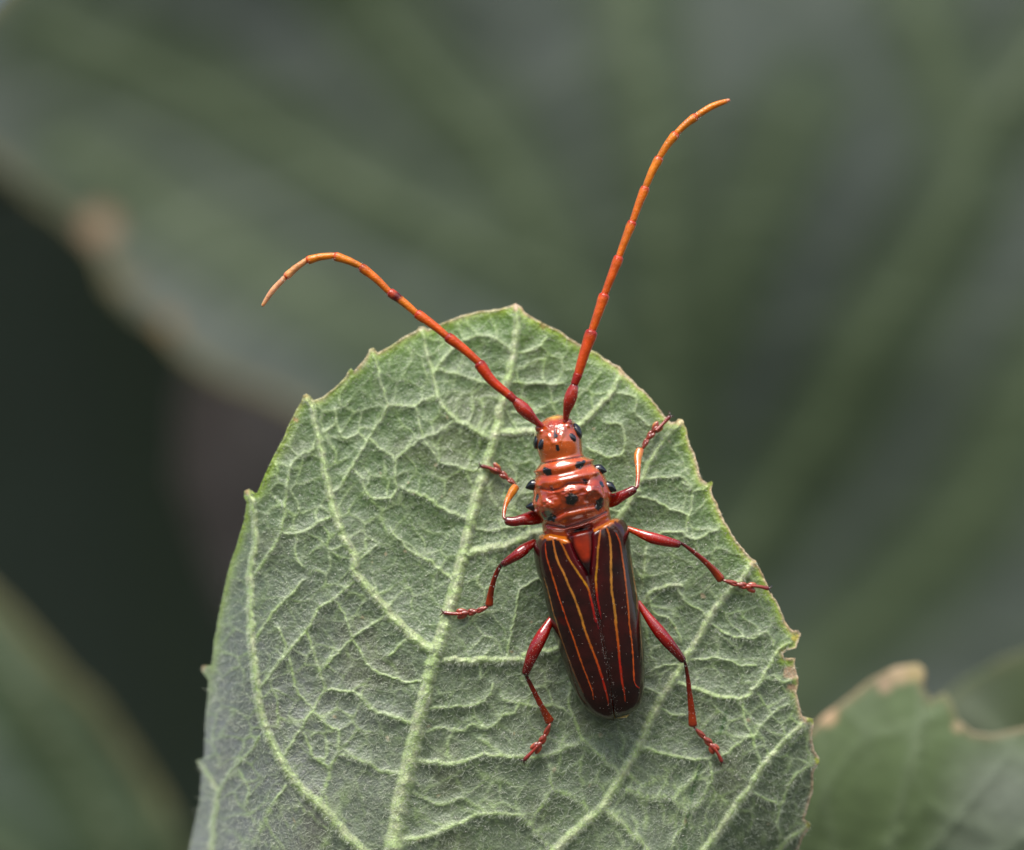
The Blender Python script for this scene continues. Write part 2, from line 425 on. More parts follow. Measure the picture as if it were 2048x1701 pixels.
T(c3,2,2,(60,500),(180,500),(300,510),(380,500)); T(c3,2.5,2,(880,1450),(960,1410),(1100,1400),(1130,1430),(1180,1440),(1260,1400),(1310,1390))
T(c3,2.5,2.5,(880,1080),(940,1070),(1000,1070),(1110,1075),(1160,1150)); T(c3,2.5,2,(790,1180),(900,1200),(980,1240),(1080,1280),(1140,1300))
T(c3,2,2,(530,890),(620,940),(690,950),(740,920),(750,780),(720,750),(640,740)); T(c3,2,2,(1130,1420),(1130,1340),(1160,1230),(1160,1150),(1100,1100))
T(c3,2,2,(700,560),(780,570),(820,590),(820,680),(900,760)); T(c3,2.5,2,(880,1500),(870,1600),(860,1680)); T(c3,2,2,(1280,1090),(1230,1140),(1160,1160))
T(c3,2,2,(130,320),(220,300),(280,230)); T(c3,2,2,(560,1250),(680,1270),(760,1280))
T(c4,2.5,2.5,(1240,320),(1310,370),(1400,400),(1480,400),(1560,370),(1590,400),(1600,450))
T(c4,3,4.5,(1700,430),(1640,470),(1590,540),(1530,650),(1480,710),(1430,750),(1350,750),(1250,735),(1150,700),(1080,680),(1020,650))
T(c4,2,2.5,(1430,750),(1420,820),(1440,900),(1480,990),(1520,1110),(1540,1150)); T(c4,2,2,(1480,990),(1530,920),(1600,830),(1690,790))
T(c4,4,2.5,(820,1040),(930,1070),(1000,1090),(1100,1110),(1180,1110),(1320,1080),(1400,1010),(1470,980))
T(c4,3,2.5,(740,1290),(800,1300),(860,1330),(950,1330),(1010,1340),(1080,1410),(1140,1390),(1200,1310),(1240,1240),(1230,1130))
T(c4,4.5,4,(630,1420),(700,1470),(770,1540),(840,1600),(900,1680)); T(c4,2.5,3,(490,1000),(560,1060),(620,1120),(690,1180),(710,1200))
T(c4,3,3,(490,1000),(400,1040),(270,1090),(100,1095)); T(c4,3,2.5,(490,1000),(450,930),(430,850),(400,780),(430,640))
T(c4,2.5,2.5,(550,1430),(480,1370),(400,1320),(310,1280),(290,1150)); T(c4,2.5,2.5,(310,1280),(230,1400),(190,1500),(260,1590),(310,1640)); T(c4,2.5,2.5,(0,1440),(100,1440),(150,1490),(190,1500))
T(c4,2.5,3,(850,690),(900,710),(940,730)); T(c4,2.5,2.5,(1480,1300),(1560,1350),(1630,1380),(1620,1500),(1640,1570)); T(c4,2.5,2.5,(1640,1380),(1700,1250),(1760,1180),(1850,1140))
T(c4,2,2,(1100,520),(1150,530),(1300,520),(1400,560),(1500,560)); T(c4,2,2,(1080,1410),(1070,1500),(1020,1560),(1000,1641)); T(c4,2,2,(860,890),(900,800),(1000,850),(1080,850))
T(c4,2,2,(880,600),(960,560),(1060,560)); T(c4,2,2,(1010,1340),(1100,1260),(1150,1200)); T(c4,2,2,(20,760),(200,800),(300,790),(430,850))
T(c4,2,2,(1240,320),(1190,250),(1100,200),(1040,100)); T(c4,2,2,(870,150),(900,260),(1000,300),(1060,420)); T(c4,2,2,(1520,660),(1600,620),(1650,660),(1720,640))

RL = Relief(350, 580, 1680, 1960, 1.0)
for pts, w0, w1, mj in VE:
    RL.vein(pts, w0 * (1.28 if mj > .5 else 1.12), w1 * (1.28 if mj > .5 else 1.12), mj, mk=1.0 if mj else .9, broad=3.4 if mj > .5 else 5.0, bh=.75 if mj > .5 else 1.5)
wx = RL.X + 10 * np.sin(RL.Y / 31.) + 6 * np.sin(RL.Y / 12. + RL.X / 40.); wy = RL.Y + 10 * np.sin(RL.X / 37.) + 6 * np.sin(RL.X / 14.)
e1 = voronoi_edge(wx, wy, 46., 5); e2 = voronoi_edge(wx, wy, 17., 9)
gate = sstep(0.25, .75, vnoise(RL.X, RL.Y, 60, 4))
EH = (1.3 * np.exp(-(e1 / 2.6) ** 2) + 1.8 * np.exp(-(e1 / 8.) ** 2)) * (.2 + .45 * gate) + .6 * np.exp(-(e2 / 2.8) ** 2) * (.5 + .5 * vnoise(RL.X, RL.Y, 33, 6))
EH += (vnoise(RL.X, RL.Y, 5, 11) - .5) * 1.0 + (vnoise(RL.X, RL.Y, 11, 12) - .5) * 1.2 + (vnoise(RL.X, RL.Y, 50, 13) - .5) * 4
EM = .65 * np.exp(-(e1 / 2.2) ** 2) * (.35 + .65 * gate) + .16 * np.exp(-(e2 / 2.2) ** 2)

step = lambda x, y: 2.4 if (y < 1720) else 14
outl = closed_resample(OUT, step)
nrm = np.roll(outl, -1, 0) - np.roll(outl, 1, 0); nrm = np.stack([-nrm[:, 1], nrm[:, 0]], -1) / (np.linalg.norm(nrm, axis=1)[:, None] + 1e-9)
ed = np.arange(len(outl)) * 2.4
right = (outl[:, 0] > 1030)
amp = np.where(right, 1.9, .9)
outl = outl + nrm * ((vnoise(ed, 0 * ed, 6, 21) - .5) * amp + (vnoise(ed, 0 * ed, 21, 22) - .5) * amp * 1.6)[:, None]
RL.outline(outl)
NEAR_EDGE = lambda x, y: RL.at(RL.edge, x, y)
def leaf_h(x, y):
    e = NEAR_EDGE(x, y)
    k = sstep(0, 14, e)
    return (RL.at(RL.hn, x, y) + RL.at(RL.hb, x, y) + RL.at(EH.astype(np.float32), x, y)) * (0.25 + .75 * k) + 2.4 * np.exp(-(e / 4.) ** 2) * vnoise(x, y, 6, 31) * 1.6
def leaf_w(x, y):
    return leaf_depth(x, y) + leaf_h(x, y) / 100

x, y, w, q, t, nv = ring_mesh(outl, (1000, 1300), 250, lambda a, b: leaf_depth(a, b), 0.10, 12)
w[:nv] += leaf_h(x[:nv], y[:nv]) / 100
e = NEAR_EDGE(x, y); mk = np.maximum(RL.at(RL.mask, x, y), RL.at(EM.astype(np.float32), x, y)); mj = RL.at(RL.major, x, y)
C = lambda *c: np.array(c, float)
def mix(a, b, f):
    f = np.asarray(f)[..., None]; return a * (1 - f) + b * f
lam = mix(mix(C(.050, .102, .020), C(.080, .118, .056), sstep(850, 1500, y)), mix(C(.088, .136, .055), C(.130, .156, .108), sstep(850, 1500, y)), vnoise(x, y, 40, 41) * .5 + vnoise(x, y, 7, 42) * .5)
gg = mix(lam, C(.13, .125, .075), sstep(.70, .9, vnoise(x, y, 90, 43)) * .3)
gg = mix(gg, gg * C(1.18, 1.02, 1.5), sstep(950, 480, x) * sstep(800, 1200, y))
topgreen = sstep(900, 640, y) * .75 + sstep(1250, 1450, x) * sstep(1500, 900, y) * .4
gg = mix(gg, C(.075, .16, .012), np.clip(topgreen * sstep(120, 10, e), 0, .9))
vd = RL.at(RL.vd, x, y)
col = mix(gg, C(.20, .26, .14), np.exp(-(vd / 7.) ** 2) * .4)
col = mix(col, mix(C(.30, .42, .14), C(.38, .46, .26), vnoise(x, y, 16, 49)), np.clip(mk * .85, 0, 1))
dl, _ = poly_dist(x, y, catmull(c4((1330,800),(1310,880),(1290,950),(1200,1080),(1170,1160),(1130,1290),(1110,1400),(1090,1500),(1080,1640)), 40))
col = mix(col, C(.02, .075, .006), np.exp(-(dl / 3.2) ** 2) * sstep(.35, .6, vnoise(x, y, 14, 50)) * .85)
fl = voronoi_edge(x, y, 70., 57)
for fx, fy, fr in zip(rng.uniform(520, 1560, 45), rng.uniform(720, 1690, 45), rng.uniform(1.5, 4.5, 45)):
    col = mix(col, C(.34, .27, .16), (1 - sstep(fr * .5, fr * 1.2, np.hypot(x - fx, y - fy) + (vnoise(x, y, 3, 58) - .5) * 3)) * .75)
col = mix(col, mix(C(.36, .48, .19), C(.48, .48, .32), vnoise(x, y, 13, 44) ** 2), mj * .85)
rim = np.exp(-(e / 13.) ** 2)
col = mix(col, C(.26, .38, .015), rim * np.where(x > 1000, .9, .6) * sstep(1500, 1300, y + 0 * x))
ru = np.exp(-(e / (2.5 + 4.5 * vnoise(x, y, 26, 45))) ** 2) * np.where(x > 1010, 1, sstep(520, 700, x) * .8)
col = mix(col, mix(C(.48, .31, .18), C(.62, .50, .38), vnoise(x, y, 7, 46)), np.clip(ru * sstep(.15, .55, vnoise(x, y, 34, 47) + .25) * .95, 0, 1))
for (bx, by, br, c) in [(1580,1345,15,C(.42,.27,.17)),(1583,1375,10,C(.4,.26,.16)),(1590,1275,9,C(.4,.34,.05)),(1510,1128,10,C(.5,.38,.2)),(1032,614,9,C(.42,.28,.18)),(1361,845,9,C(.55,.45,.22)),(1243,742,9,C(.5,.36,.2)),(1420,966,8,C(.25,.33,.03)),(1622,1441,9,C(.3,.36,.06)),(1637,1524,9,C(.33,.38,.05)),(1616,1652,7,C(.33,.34,.06)),
        (495,984,7,C(.45,.32,.16)),(613,792,7,C(.5,.4,.15)),(745,700,7,C(.4,.36,.15)),(843,657,7,C(.5,.45,.3)),(404,1337,8,C(.45,.3,.12)),(394,1524,6,C(.3,.36,.1)),(702,741,6,C(.25,.34,.06)),(1405,1193,5,C(.3,.24,.15)),(1088,650,10,C(.22,.16,.03)),(775,1478,5,C(.4,.36,.25)),(592,840,5,C(.4,.25,.1))]:
    d = np.hypot(x - bx, y - by) + (vnoise(x, y, 6, 48) - .5) * 7
    col = mix(col, c, (1 - sstep(br * .55, br * 1.15, d)) * .9)
col[nv:] = C(.05, .10, .02)
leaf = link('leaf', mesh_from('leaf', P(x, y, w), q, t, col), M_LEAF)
tag(leaf, 'large sharp hairy green leaf underside the red beetle rests on', 'leaf')

# leaf hairs: uncountable
def inside(px_, py_):
    c = np.array([1000, 1300.]); ang = np.arctan2(outl[:, 1] - c[1], outl[:, 0] - c[0]); rad = np.hypot(*(outl - c).T)
    o = np.argsort(ang)
    ha = np.arctan2(py_ - c[1], px_ - c[0]); hr = np.hypot(px_ - c[0], py_ - c[1])
    return hr < np.interp(ha, ang[o], rad[o], period=2 * math.pi) - 1.5
def hairs(n):
    X, Y, L, A, LIFT, RAD = [], [], [], [], [], []
    def add(x, y, l, a, lift, rad):
        X.append(x); Y.append(y); L.append(l); A.append(a); LIFT.append(lift); RAD.append(rad)
    hx = rng.uniform(370, 1650, n * 2); hy = rng.uniform(600, 1760, n * 2)
    # inside test on a raster of the ring mesh: angle-sorted radius
    ok = inside(hx, hy)
    hx, hy = hx[ok][:n], hy[ok][:n]; m = len(hx)
    low = sstep(800, 1500, hy)
    l = rng.uniform(5, 11, m) * (.75 + .85 * low) * np.where(rng.rand(m) < .06, 1.7, 1)
    a = math.radians(120) + rng.normal(0, .9, m) + (vnoise(hx, hy, 60, 51) - .5) * 3.5
    li = rng.uniform(.05, .5, m)
    add(hx, hy, l, a, li, rng.uniform(.22, .42, m))
    for pts, w0, w1, mj in VE:
        if w0 + w1 < 5: continue
        p = catmull(pts, 400); k = int(sum(math.dist(pts[i], pts[i + 1]) for i in range(len(pts) - 1)) * (.9 if mj > .5 else .45))
        f = rng.randint(1, 399, k); tx = p[f + 1] - p[f - 1]; th = np.arctan2(tx[:, 1], tx[:, 0])
        sgn = rng.choice([-1, 1], k); r = (w0 + (w1 - w0) * f / 400) * rng.uniform(.3, 1.0, k)
        vx = p[f, 0] - np.sin(th) * sgn * r; vy = p[f, 1] + np.cos(th) * sgn * r
        g = (vy < 1750) & (vy > 620)
        lo = sstep(700, 1500, vy)
        add(vx[g], vy[g], (rng.uniform(5, 11, k) * (.8 + .6 * lo))[g], (th + sgn * (math.pi / 2 + rng.normal(0, .4, k)))[g], rng.uniform(.3, .9, k)[g], rng.uniform(.2, .38, k)[g])
    hx, hy, l, a, li, rd = [np.concatenate(v) for v in (X, Y, L, A, LIFT, RAD)]
    w0 = leaf_w(hx, hy) - .005
    bend = rng.normal(0, .3, len(hx))
    V, n = [], len(hx)
    for s, k in ((0, 1.), (.4, .9), (.75, .6), (1., .1)):
        aa = a + bend * s
        cx = hx + np.cos(aa) * l * s * (1 - li * .4); cy = hy + np.sin(aa) * l * s * (1 - li * .4)
        base = leaf_w(cx, cy); cw = np.maximum(w0 + li * l * s * .01 * (1.3 - .6 * s), base + .004)
        c = P(cx, cy, cw)
        for j in range(3):
            ph = j * 2 * math.pi / 3
            off = np.stack([-np.sin(aa) * math.cos(ph), -np.cos(aa) * math.cos(ph), np.full(n, math.sin(ph))], -1)
            V.append(c + off * (rd * k / 100)[:, None])
    V = np.stack(V, 1).reshape(-1, 3)
    base = (np.arange(n) * 12)[:, None, None]; qs = []
    for s in range(3):
        for j in range(3):
            qs.append([s * 3 + j, s * 3 + (j + 1) % 3, s * 3 + 3 + (j + 1) % 3, s * 3 + 3 + j])
    q = (np.array(qs)[None] + base).reshape(-1, 4)
    o = link('leaf_hair', mesh_from('leaf_hair', V, q), M_HAIR, leaf)
    tag(o, kind='stuff')
hairs(21000)

def leaf_specks(n):
    """pale grains scattered on the leaf blade"""
    x = rng.uniform(520, 1560, n); y = rng.uniform(700, 1690, n)
    ok = inside(x, y); x, y = x[ok], y[ok]; n = len(x)
    w = leaf_w(x, y) + .004; r = rng.uniform(.5, 1.3, n) / 100
    oc = np.array([[1,0,0],[-1,0,0],[0,1,0],[0,-1,0],[0,0,1],[0,0,-1]], float)
    V = (P(x, y, w)[:, None] + oc[None] * r[:, None, None] * rng.uniform(.6, 1.4, (n, 6, 1))).reshape(-1, 3)
    f = np.array([[0,2,4],[2,1,4],[1,3,4],[3,0,4],[2,0,5],[1,2,5],[3,1,5],[0,3,5]])
    t = (f[None] + (np.arange(n) * 6)[:, None, None]).reshape(-1, 3)
    tag(link('leaf_speck', mesh_from('leaf_speck', V, None, t), M_DUST, leaf), kind='stuff')
leaf_specks(1500)

# --- leaves out of focus behind
def far_leaf(outline, centre, depth, veins, base, hair_sheen, vein_c, rim_c, label, rimw=20, group=None, spots=(), rings=70, st=14, relief=1.0):
    xs = [p[0] for p in outline]; ys = [p[1] for p in outline]
    rl = Relief(min(xs) - 20, min(ys) - 20, max(xs) + 20, max(ys) + 20, 5.0)
    for pts, w0, w1 in veins:
        rl.vein(pts, w0, w1, 1, broad=2.5, bh=.8, wob=3, far=220)
    o = closed_resample(outline, lambda a, b: st)
    rl.outline(o, 150)
    x, y, w, q, t, nv = ring_mesh(o, centre, rings, depth, .2, 10)
    cell = voronoi_edge(x + 20 * np.sin(y / 60), y, 210., 17)
    hh = rl.at(rl.hn, x, y) + rl.at(rl.hb, x, y) + 7 * np.exp(-(cell / 14) ** 2) + (vnoise(x, y, 190, 61) - .5) * 30
    w[:nv] += hh[:nv] / 100 * relief
    e = rl.at(rl.edge, x, y); vd = rl.at(rl.vd, x, y); m = rl.at(rl.mask, x, y)
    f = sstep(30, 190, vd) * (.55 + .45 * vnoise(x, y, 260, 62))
    c = mix(C(*base), C(*hair_sheen), f)  # greyish hairs and their gloss between the veins, painted into the colour
    c = mix(c, C(*vein_c), np.clip(m * .4 + .25 * np.exp(-(vd / 60) ** 2) + .2 * np.exp(-(cell / 9) ** 2), 0, 1))
    rc = mix(C(*rim_c), C(*base), sstep(.45, .85, vnoise(x, y, 70, 63)) * .7)
    c = mix(c, rc, np.exp(-(e / rimw) ** 2))
    for sx, sy, sr, sc in spots:
        c = mix(c, C(*sc), 1 - sstep((.6 if sr < 60 else .1) * sr, 1.2 * sr, np.hypot(x - sx, y - sy)))
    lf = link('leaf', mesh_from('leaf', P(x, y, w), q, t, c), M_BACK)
    tag(lf, label, 'leaf', group)
    return lf

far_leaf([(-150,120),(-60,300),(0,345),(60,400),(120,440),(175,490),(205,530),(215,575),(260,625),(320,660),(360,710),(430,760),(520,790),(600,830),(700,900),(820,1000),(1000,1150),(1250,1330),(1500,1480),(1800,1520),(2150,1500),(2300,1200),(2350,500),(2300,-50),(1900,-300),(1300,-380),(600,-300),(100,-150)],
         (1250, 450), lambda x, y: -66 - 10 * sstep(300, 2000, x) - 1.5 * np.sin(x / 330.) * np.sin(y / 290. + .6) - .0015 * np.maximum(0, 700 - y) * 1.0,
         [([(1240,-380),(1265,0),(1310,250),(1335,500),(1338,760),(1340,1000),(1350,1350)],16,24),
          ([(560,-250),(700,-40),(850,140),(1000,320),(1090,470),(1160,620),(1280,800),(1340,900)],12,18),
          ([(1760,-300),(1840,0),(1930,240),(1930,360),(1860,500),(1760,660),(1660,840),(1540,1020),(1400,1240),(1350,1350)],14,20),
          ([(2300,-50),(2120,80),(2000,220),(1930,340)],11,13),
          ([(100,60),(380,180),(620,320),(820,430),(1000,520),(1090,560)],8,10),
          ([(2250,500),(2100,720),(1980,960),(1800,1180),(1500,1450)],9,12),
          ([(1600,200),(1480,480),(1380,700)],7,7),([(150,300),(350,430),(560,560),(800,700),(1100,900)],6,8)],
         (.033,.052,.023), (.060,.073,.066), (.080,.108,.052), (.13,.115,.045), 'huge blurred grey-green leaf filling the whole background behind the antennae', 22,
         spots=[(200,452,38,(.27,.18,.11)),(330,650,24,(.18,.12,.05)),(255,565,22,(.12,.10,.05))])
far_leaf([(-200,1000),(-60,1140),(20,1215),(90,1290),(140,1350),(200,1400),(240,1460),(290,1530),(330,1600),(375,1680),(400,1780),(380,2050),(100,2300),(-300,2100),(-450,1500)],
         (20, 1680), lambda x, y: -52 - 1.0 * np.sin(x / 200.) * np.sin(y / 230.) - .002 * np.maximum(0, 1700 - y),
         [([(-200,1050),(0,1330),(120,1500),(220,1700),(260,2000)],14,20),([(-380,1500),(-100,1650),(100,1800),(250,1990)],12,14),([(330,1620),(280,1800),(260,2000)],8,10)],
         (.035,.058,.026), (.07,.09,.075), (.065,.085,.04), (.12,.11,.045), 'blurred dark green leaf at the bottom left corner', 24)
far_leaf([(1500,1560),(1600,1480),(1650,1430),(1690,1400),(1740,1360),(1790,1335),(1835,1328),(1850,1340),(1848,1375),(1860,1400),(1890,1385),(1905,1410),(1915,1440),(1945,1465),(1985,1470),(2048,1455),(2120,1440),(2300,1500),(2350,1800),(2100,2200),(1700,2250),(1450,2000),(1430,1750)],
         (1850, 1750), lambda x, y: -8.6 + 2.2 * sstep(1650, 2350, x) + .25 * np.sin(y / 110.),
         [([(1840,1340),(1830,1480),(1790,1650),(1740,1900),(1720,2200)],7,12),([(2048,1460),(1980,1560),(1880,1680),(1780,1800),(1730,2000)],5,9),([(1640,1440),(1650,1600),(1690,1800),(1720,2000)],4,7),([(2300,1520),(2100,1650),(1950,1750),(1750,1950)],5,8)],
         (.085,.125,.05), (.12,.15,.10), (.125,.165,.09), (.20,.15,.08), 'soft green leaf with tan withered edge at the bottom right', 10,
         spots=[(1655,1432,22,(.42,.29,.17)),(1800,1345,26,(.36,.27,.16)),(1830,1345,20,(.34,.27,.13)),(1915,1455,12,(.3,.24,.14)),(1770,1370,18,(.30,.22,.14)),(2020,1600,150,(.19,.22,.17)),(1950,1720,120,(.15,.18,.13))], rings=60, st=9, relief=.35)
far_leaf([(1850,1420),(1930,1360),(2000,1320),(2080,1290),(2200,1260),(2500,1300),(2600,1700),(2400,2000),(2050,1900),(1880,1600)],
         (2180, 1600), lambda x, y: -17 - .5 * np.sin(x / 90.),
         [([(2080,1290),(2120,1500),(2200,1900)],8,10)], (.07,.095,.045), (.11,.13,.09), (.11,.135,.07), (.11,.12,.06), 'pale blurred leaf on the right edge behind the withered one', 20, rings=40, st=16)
# deep shade behind the gap on the left: leaves whose faces hang towards the ground
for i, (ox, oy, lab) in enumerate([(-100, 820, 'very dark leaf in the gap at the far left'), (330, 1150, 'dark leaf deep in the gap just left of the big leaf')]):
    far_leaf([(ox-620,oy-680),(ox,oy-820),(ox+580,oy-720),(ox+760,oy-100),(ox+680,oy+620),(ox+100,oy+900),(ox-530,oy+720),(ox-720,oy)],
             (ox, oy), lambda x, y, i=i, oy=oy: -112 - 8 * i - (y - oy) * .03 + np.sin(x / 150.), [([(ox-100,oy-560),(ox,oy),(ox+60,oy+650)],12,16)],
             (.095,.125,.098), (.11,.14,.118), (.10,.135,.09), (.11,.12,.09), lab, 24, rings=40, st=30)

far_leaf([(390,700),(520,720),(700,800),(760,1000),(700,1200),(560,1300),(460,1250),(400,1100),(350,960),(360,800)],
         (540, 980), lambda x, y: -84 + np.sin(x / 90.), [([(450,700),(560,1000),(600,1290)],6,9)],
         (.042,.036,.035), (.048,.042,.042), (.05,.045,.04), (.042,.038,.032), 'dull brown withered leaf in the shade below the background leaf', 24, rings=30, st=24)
# ---------------------------------------------------------------- tubes and lofts
def smooth_ring(pts3, rad, nseg=20, cap=True, flat=1.0, colf=None, sub=24, cmin=.3):
    """tapered tube through (x, y, w) px points; returns verts, quads, tris, t"""
    p = catmull([tuple(a) for a in pts3], sub)
    uu = (1 - np.cos(np.linspace(0, math.pi, sub))) / 2; uu = .55 * uu + .45 * np.linspace(0, 1, sub)
    p = np.stack([np.interp(uu, np.linspace(0, 1, sub), p[:, k]) for k in range(3)], -1)
    rr = np.interp(uu, np.linspace(0, 1, len(rad)), rad)
    # soften radius steps
    if cap:
        u = uu; e = np.clip(.55 * rr[[0, -1]].mean() / max(1, sum(math.dist(p[i, :2], p[i + 1, :2]) for i in range(len(p) - 1))), .01, .3)
        rr = rr * np.sqrt(np.clip(1 - (1 - np.clip((1 - u) / e, 0, 1)) ** 2, cmin, 1))
    c = P(p[:, 0], p[:, 1], p[:, 2])
    tg = np.gradient(c, axis=0); tg /= np.linalg.norm(tg, axis=1)[:, None]
    up = np.array([0, 0, 1.]); V = []
    for i in range(sub):
        a = np.cross(tg[i], up); a /= np.linalg.norm(a) + 1e-9; b = np.cross(a, tg[i])
        th = np.linspace(0, 2 * math.pi, nseg, endpoint=False)[:, None]
        V.append(c[i] + (np.cos(th) * a + np.sin(th) * b * flat) * rr[i] / 100)
    V = np.concatenate(V); idx = np.arange(sub * nseg).reshape(sub, nseg); nx = np.roll(idx, -1, 1)
    q = np.stack([idx[:-1], nx[:-1], nx[1:], idx[1:]], -1).reshape(-1, 4)
    V = np.vstack([V, c[0], c[-1]]); a, b = sub * nseg, sub * nseg + 1
    t = np.concatenate([np.stack([np.full(nseg, a), nx[0], idx[0]], -1), np.stack([np.full(nseg, b), idx[-1], nx[-1]], -1)])
    tt = np.concatenate([np.repeat(uu, nseg), [0, 1]])
    return V, q, t, tt

def ramp(stops, t):
    k = [s[0] for s in stops]
    return np.stack([np.interp(t, k, [s[1][j] for s in stops]) for j in range(3)], -1)

def tube(name, pts3, rad, stops, mat, parent, nseg=20, flat=1.0, sub=24, topdark=None):
    V, q, t, tt = smooth_ring(pts3, rad, nseg, flat=flat, sub=sub, cmin=.3)
    c = ramp(stops, tt)
    if topdark:
        th = np.concatenate([np.tile(np.linspace(0, 2 * math.pi, nseg, endpoint=False), sub), [0, 0]])
        f = np.clip(np.cos(th - topdark[0]), 0, 1) ** 2 * topdark[2]
        c = mix(c, C(*topdark[1]), f)
    return link(name, mesh_from(name, V, q, t, c), mat, parent)

def blob(centre, r, axes=None, n=14, rot=0.0, tilt=0.0):
    """ellipsoid: centre (x,y,w), r px (a,b,c); rot is the in-plane angle in degrees"""
    u = np.linspace(0, math.pi, n); v = np.linspace(0, 2 * math.pi, 2 * n, endpoint=False)
    U, Vv = np.meshgrid(u, v, indexing='ij')
    X = np.cos(U); Y = np.sin(U) * np.cos(Vv); Z = np.sin(U) * np.sin(Vv)
    p = np.stack([X * r[0], Y * r[1], Z * r[2]], -1).reshape(-1, 3) / 100
    a = -math.radians(rot); ca, sa = math.cos(a), math.sin(a)
    p = np.stack([p[:, 0] * ca - p[:, 1] * sa, p[:, 0] * sa + p[:, 1] * ca, p[:, 2]], -1)
    p = p + P(*centre)
    m = len(v); idx = np.arange(n * m).reshape(n, m); nx = np.roll(idx, -1, 1)
    q = np.stack([idx[:-1], idx[1:], nx[1:], nx[:-1]], -1).reshape(-1, 4)
    return p, q

# ---------------------------------------------------------------- the beetle
beetle = bpy.data.objects.new('longhorn_beetle', None)
COL.objects.link(beetle)
beetle.matrix_world = R
beetle.empty_display_size = .3
tag(beetle, 'red-orange longhorn beetle with black spots and dark yellow-striped wing cases', 'beetle')

# body: one continuous skin from the mouth to the tip of the abdomen
ST = [  # left x,y  right x,y  w0  top  bottom
 (1103,832,1116,829,.62,.10,.10),(1094,835,1125,830,.66,.26,.25),(1083,843,1141,837,.72,.40,.38),(1072,855,1151,846,.76,.50,.42),(1068,874,1161,862,.78,.56,.45),(1071,893,1164,878,.80,.58,.45),
 (1075,906,1165,891,.80,.57,.45),(1080,920,1166,903,.80,.54,.45),(1081,926,1167,909,.80,.53,.45),(1079,929,1171,913,.80,.60,.48),(1074,936,1180,917,.80,.64,.5),(1066,944,1189,919,.80,.66,.5),(1071,952,1187,928,.80,.665,.5),
 (1067,962,1199,937,.80,.68,.52),(1065,977,1211,953,.80,.70,.54),(1066,993,1217,968,.80,.76,.55),(1062,1011,1224,983,.80,.74,.55),(1068,1025,1223,1000,.80,.70,.55),(1081,1038,1219,1013,.80,.64,.55),(1083,1049,1220,1021,.80,.58,.55),
 (1085,1064,1222,1036,.80,.52,.55),(1092,1082,1228,1054,.78,.48,.55),(1088,1110,1246,1085,.72,.45,.55),(1096,1170,1256,1150,.70,.45,.55),(1110,1240,1268,1220,.65,.4,.5),(1132,1310,1276,1295,.6,.35,.45),(1156,1370,1278,1360,.55,.3,.4),
 (1182,1410,1272,1404,.5,.25,.35),(1205,1430,1262,1428,.46,.18,.28),(1222,1440,1252,1438,.42,.10,.16)]
ST = np.array(ST, float)
yy = np.concatenate([[0], np.cumsum(np.hypot(np.diff((ST[:, 0] + ST[:, 2]) / 2), np.diff((ST[:, 1] + ST[:, 3]) / 2)))])
yi = np.concatenate([np.linspace(0, yy[21], 330), np.linspace(yy[21], yy[-1], 90)[1:]])
S = np.stack([np.interp(yi, yy, ST[:, k]) for k in range(7)], -1)
ker = np.array([1, 2, 3, 2, 1.]) / 9
for k in range(7):
    s = np.pad(S[:, k], 2, mode='edge'); S[:, k] = np.convolve(s, ker, 'valid')
g17 = np.hanning(17); g17 /= g17.sum()
for k in (5, 6):
    s = np.pad(S[:, k], 8, mode='edge'); s2 = np.convolve(s, g17, 'valid'); S[30:, k] = s2[30:]
NS, NT = len(S), 200
th = np.linspace(0, 2 * math.pi, NT, endpoint=False)
# exact outline at the silhouette, flatter back
cx = (S[:, 0] + S[:, 2])[:, None] / 2 + (S[:, 2] - S[:, 0])[:, None] / 2 * np.cos(th)
cy = (S[:, 1] + S[:, 3])[:, None] / 2 + (S[:, 3] - S[:, 1])[:, None] / 2 * np.cos(th)
sn = np.sin(th); up = np.abs(sn) ** .85 * np.sign(sn)
cw = S[:, 4:5] + np.where(up > 0, S[:, 5:6], S[:, 6:7]) * up
# relief of the back, in photo pixels: (polyline, sigma px, height)
REL = [([(1080,928),(1125,920),(1171,912)],1.3,-.035),
 ([(1074,956),(1110,952),(1150,943),(1190,931)],6,-.03),
 ([(1074,943),(1110,940),(1150,930),(1182,926)],9,.018),
 ([(1068,964),(1100,966),(1140,958),(1180,946),(1200,941)],9.5,.06),
 ([(1084,978),(1100,981),(1103,975)],2,-.06),([(1103,982),(1120,978),(1135,968),(1160,966),(1172,968)],2.2,-.05),([(1172,968),(1176,961),(1166,960)],2,-.06),
 ([(1130,985),(1150,980)],9,.03),([(1178,984),(1191,974),(1206,996)],8,.075),([(1086,1002),(1102,1014),(1082,1014)],9,.07),([(1138,1000),(1148,1000)],15,.045),([(1071,970),(1078,972)],5,.06),([(1198,943),(1192,946)],5,.06),([(1112,990),(1125,1008),(1120,1022)],6,-.035),([(1165,985),(1172,1000),(1184,1008)],6,-.035),
 ([(1206,975),(1213,1000)],2.5,-.04),([(1078,990),(1078,1018)],2.5,-.03),
 ([(1108,1034),(1130,1023),(1160,1016),(1190,1010)],2.6,-.045),
 ([(1118,1041),(1140,1032),(1165,1027),(1188,1021)],8,.055),
 ([(1095,1050),(1130,1056),(1160,1047),(1190,1036),(1212,1024)],3,-.05),
 ([(1095,1058),(1120,1061),(1150,1056),(1180,1046),(1215,1030)],3,.03),
 ([(1140,1064),(1162,1061),(1180,1054)],5,-.10),
 ([(1112,850),(1111,862),(1112,878)],3,-.02),([(1100,846),(1095,860)],5,.025),([(1124,842),(1128,856)],5,.025),([(1096,872),(1106,886)],4,.02),([(1128,862),(1120,882)],4,.02),
 ([(1078,862),(1076,856)],7,.08),([(1138,850),(1139,846)],7,.08)]
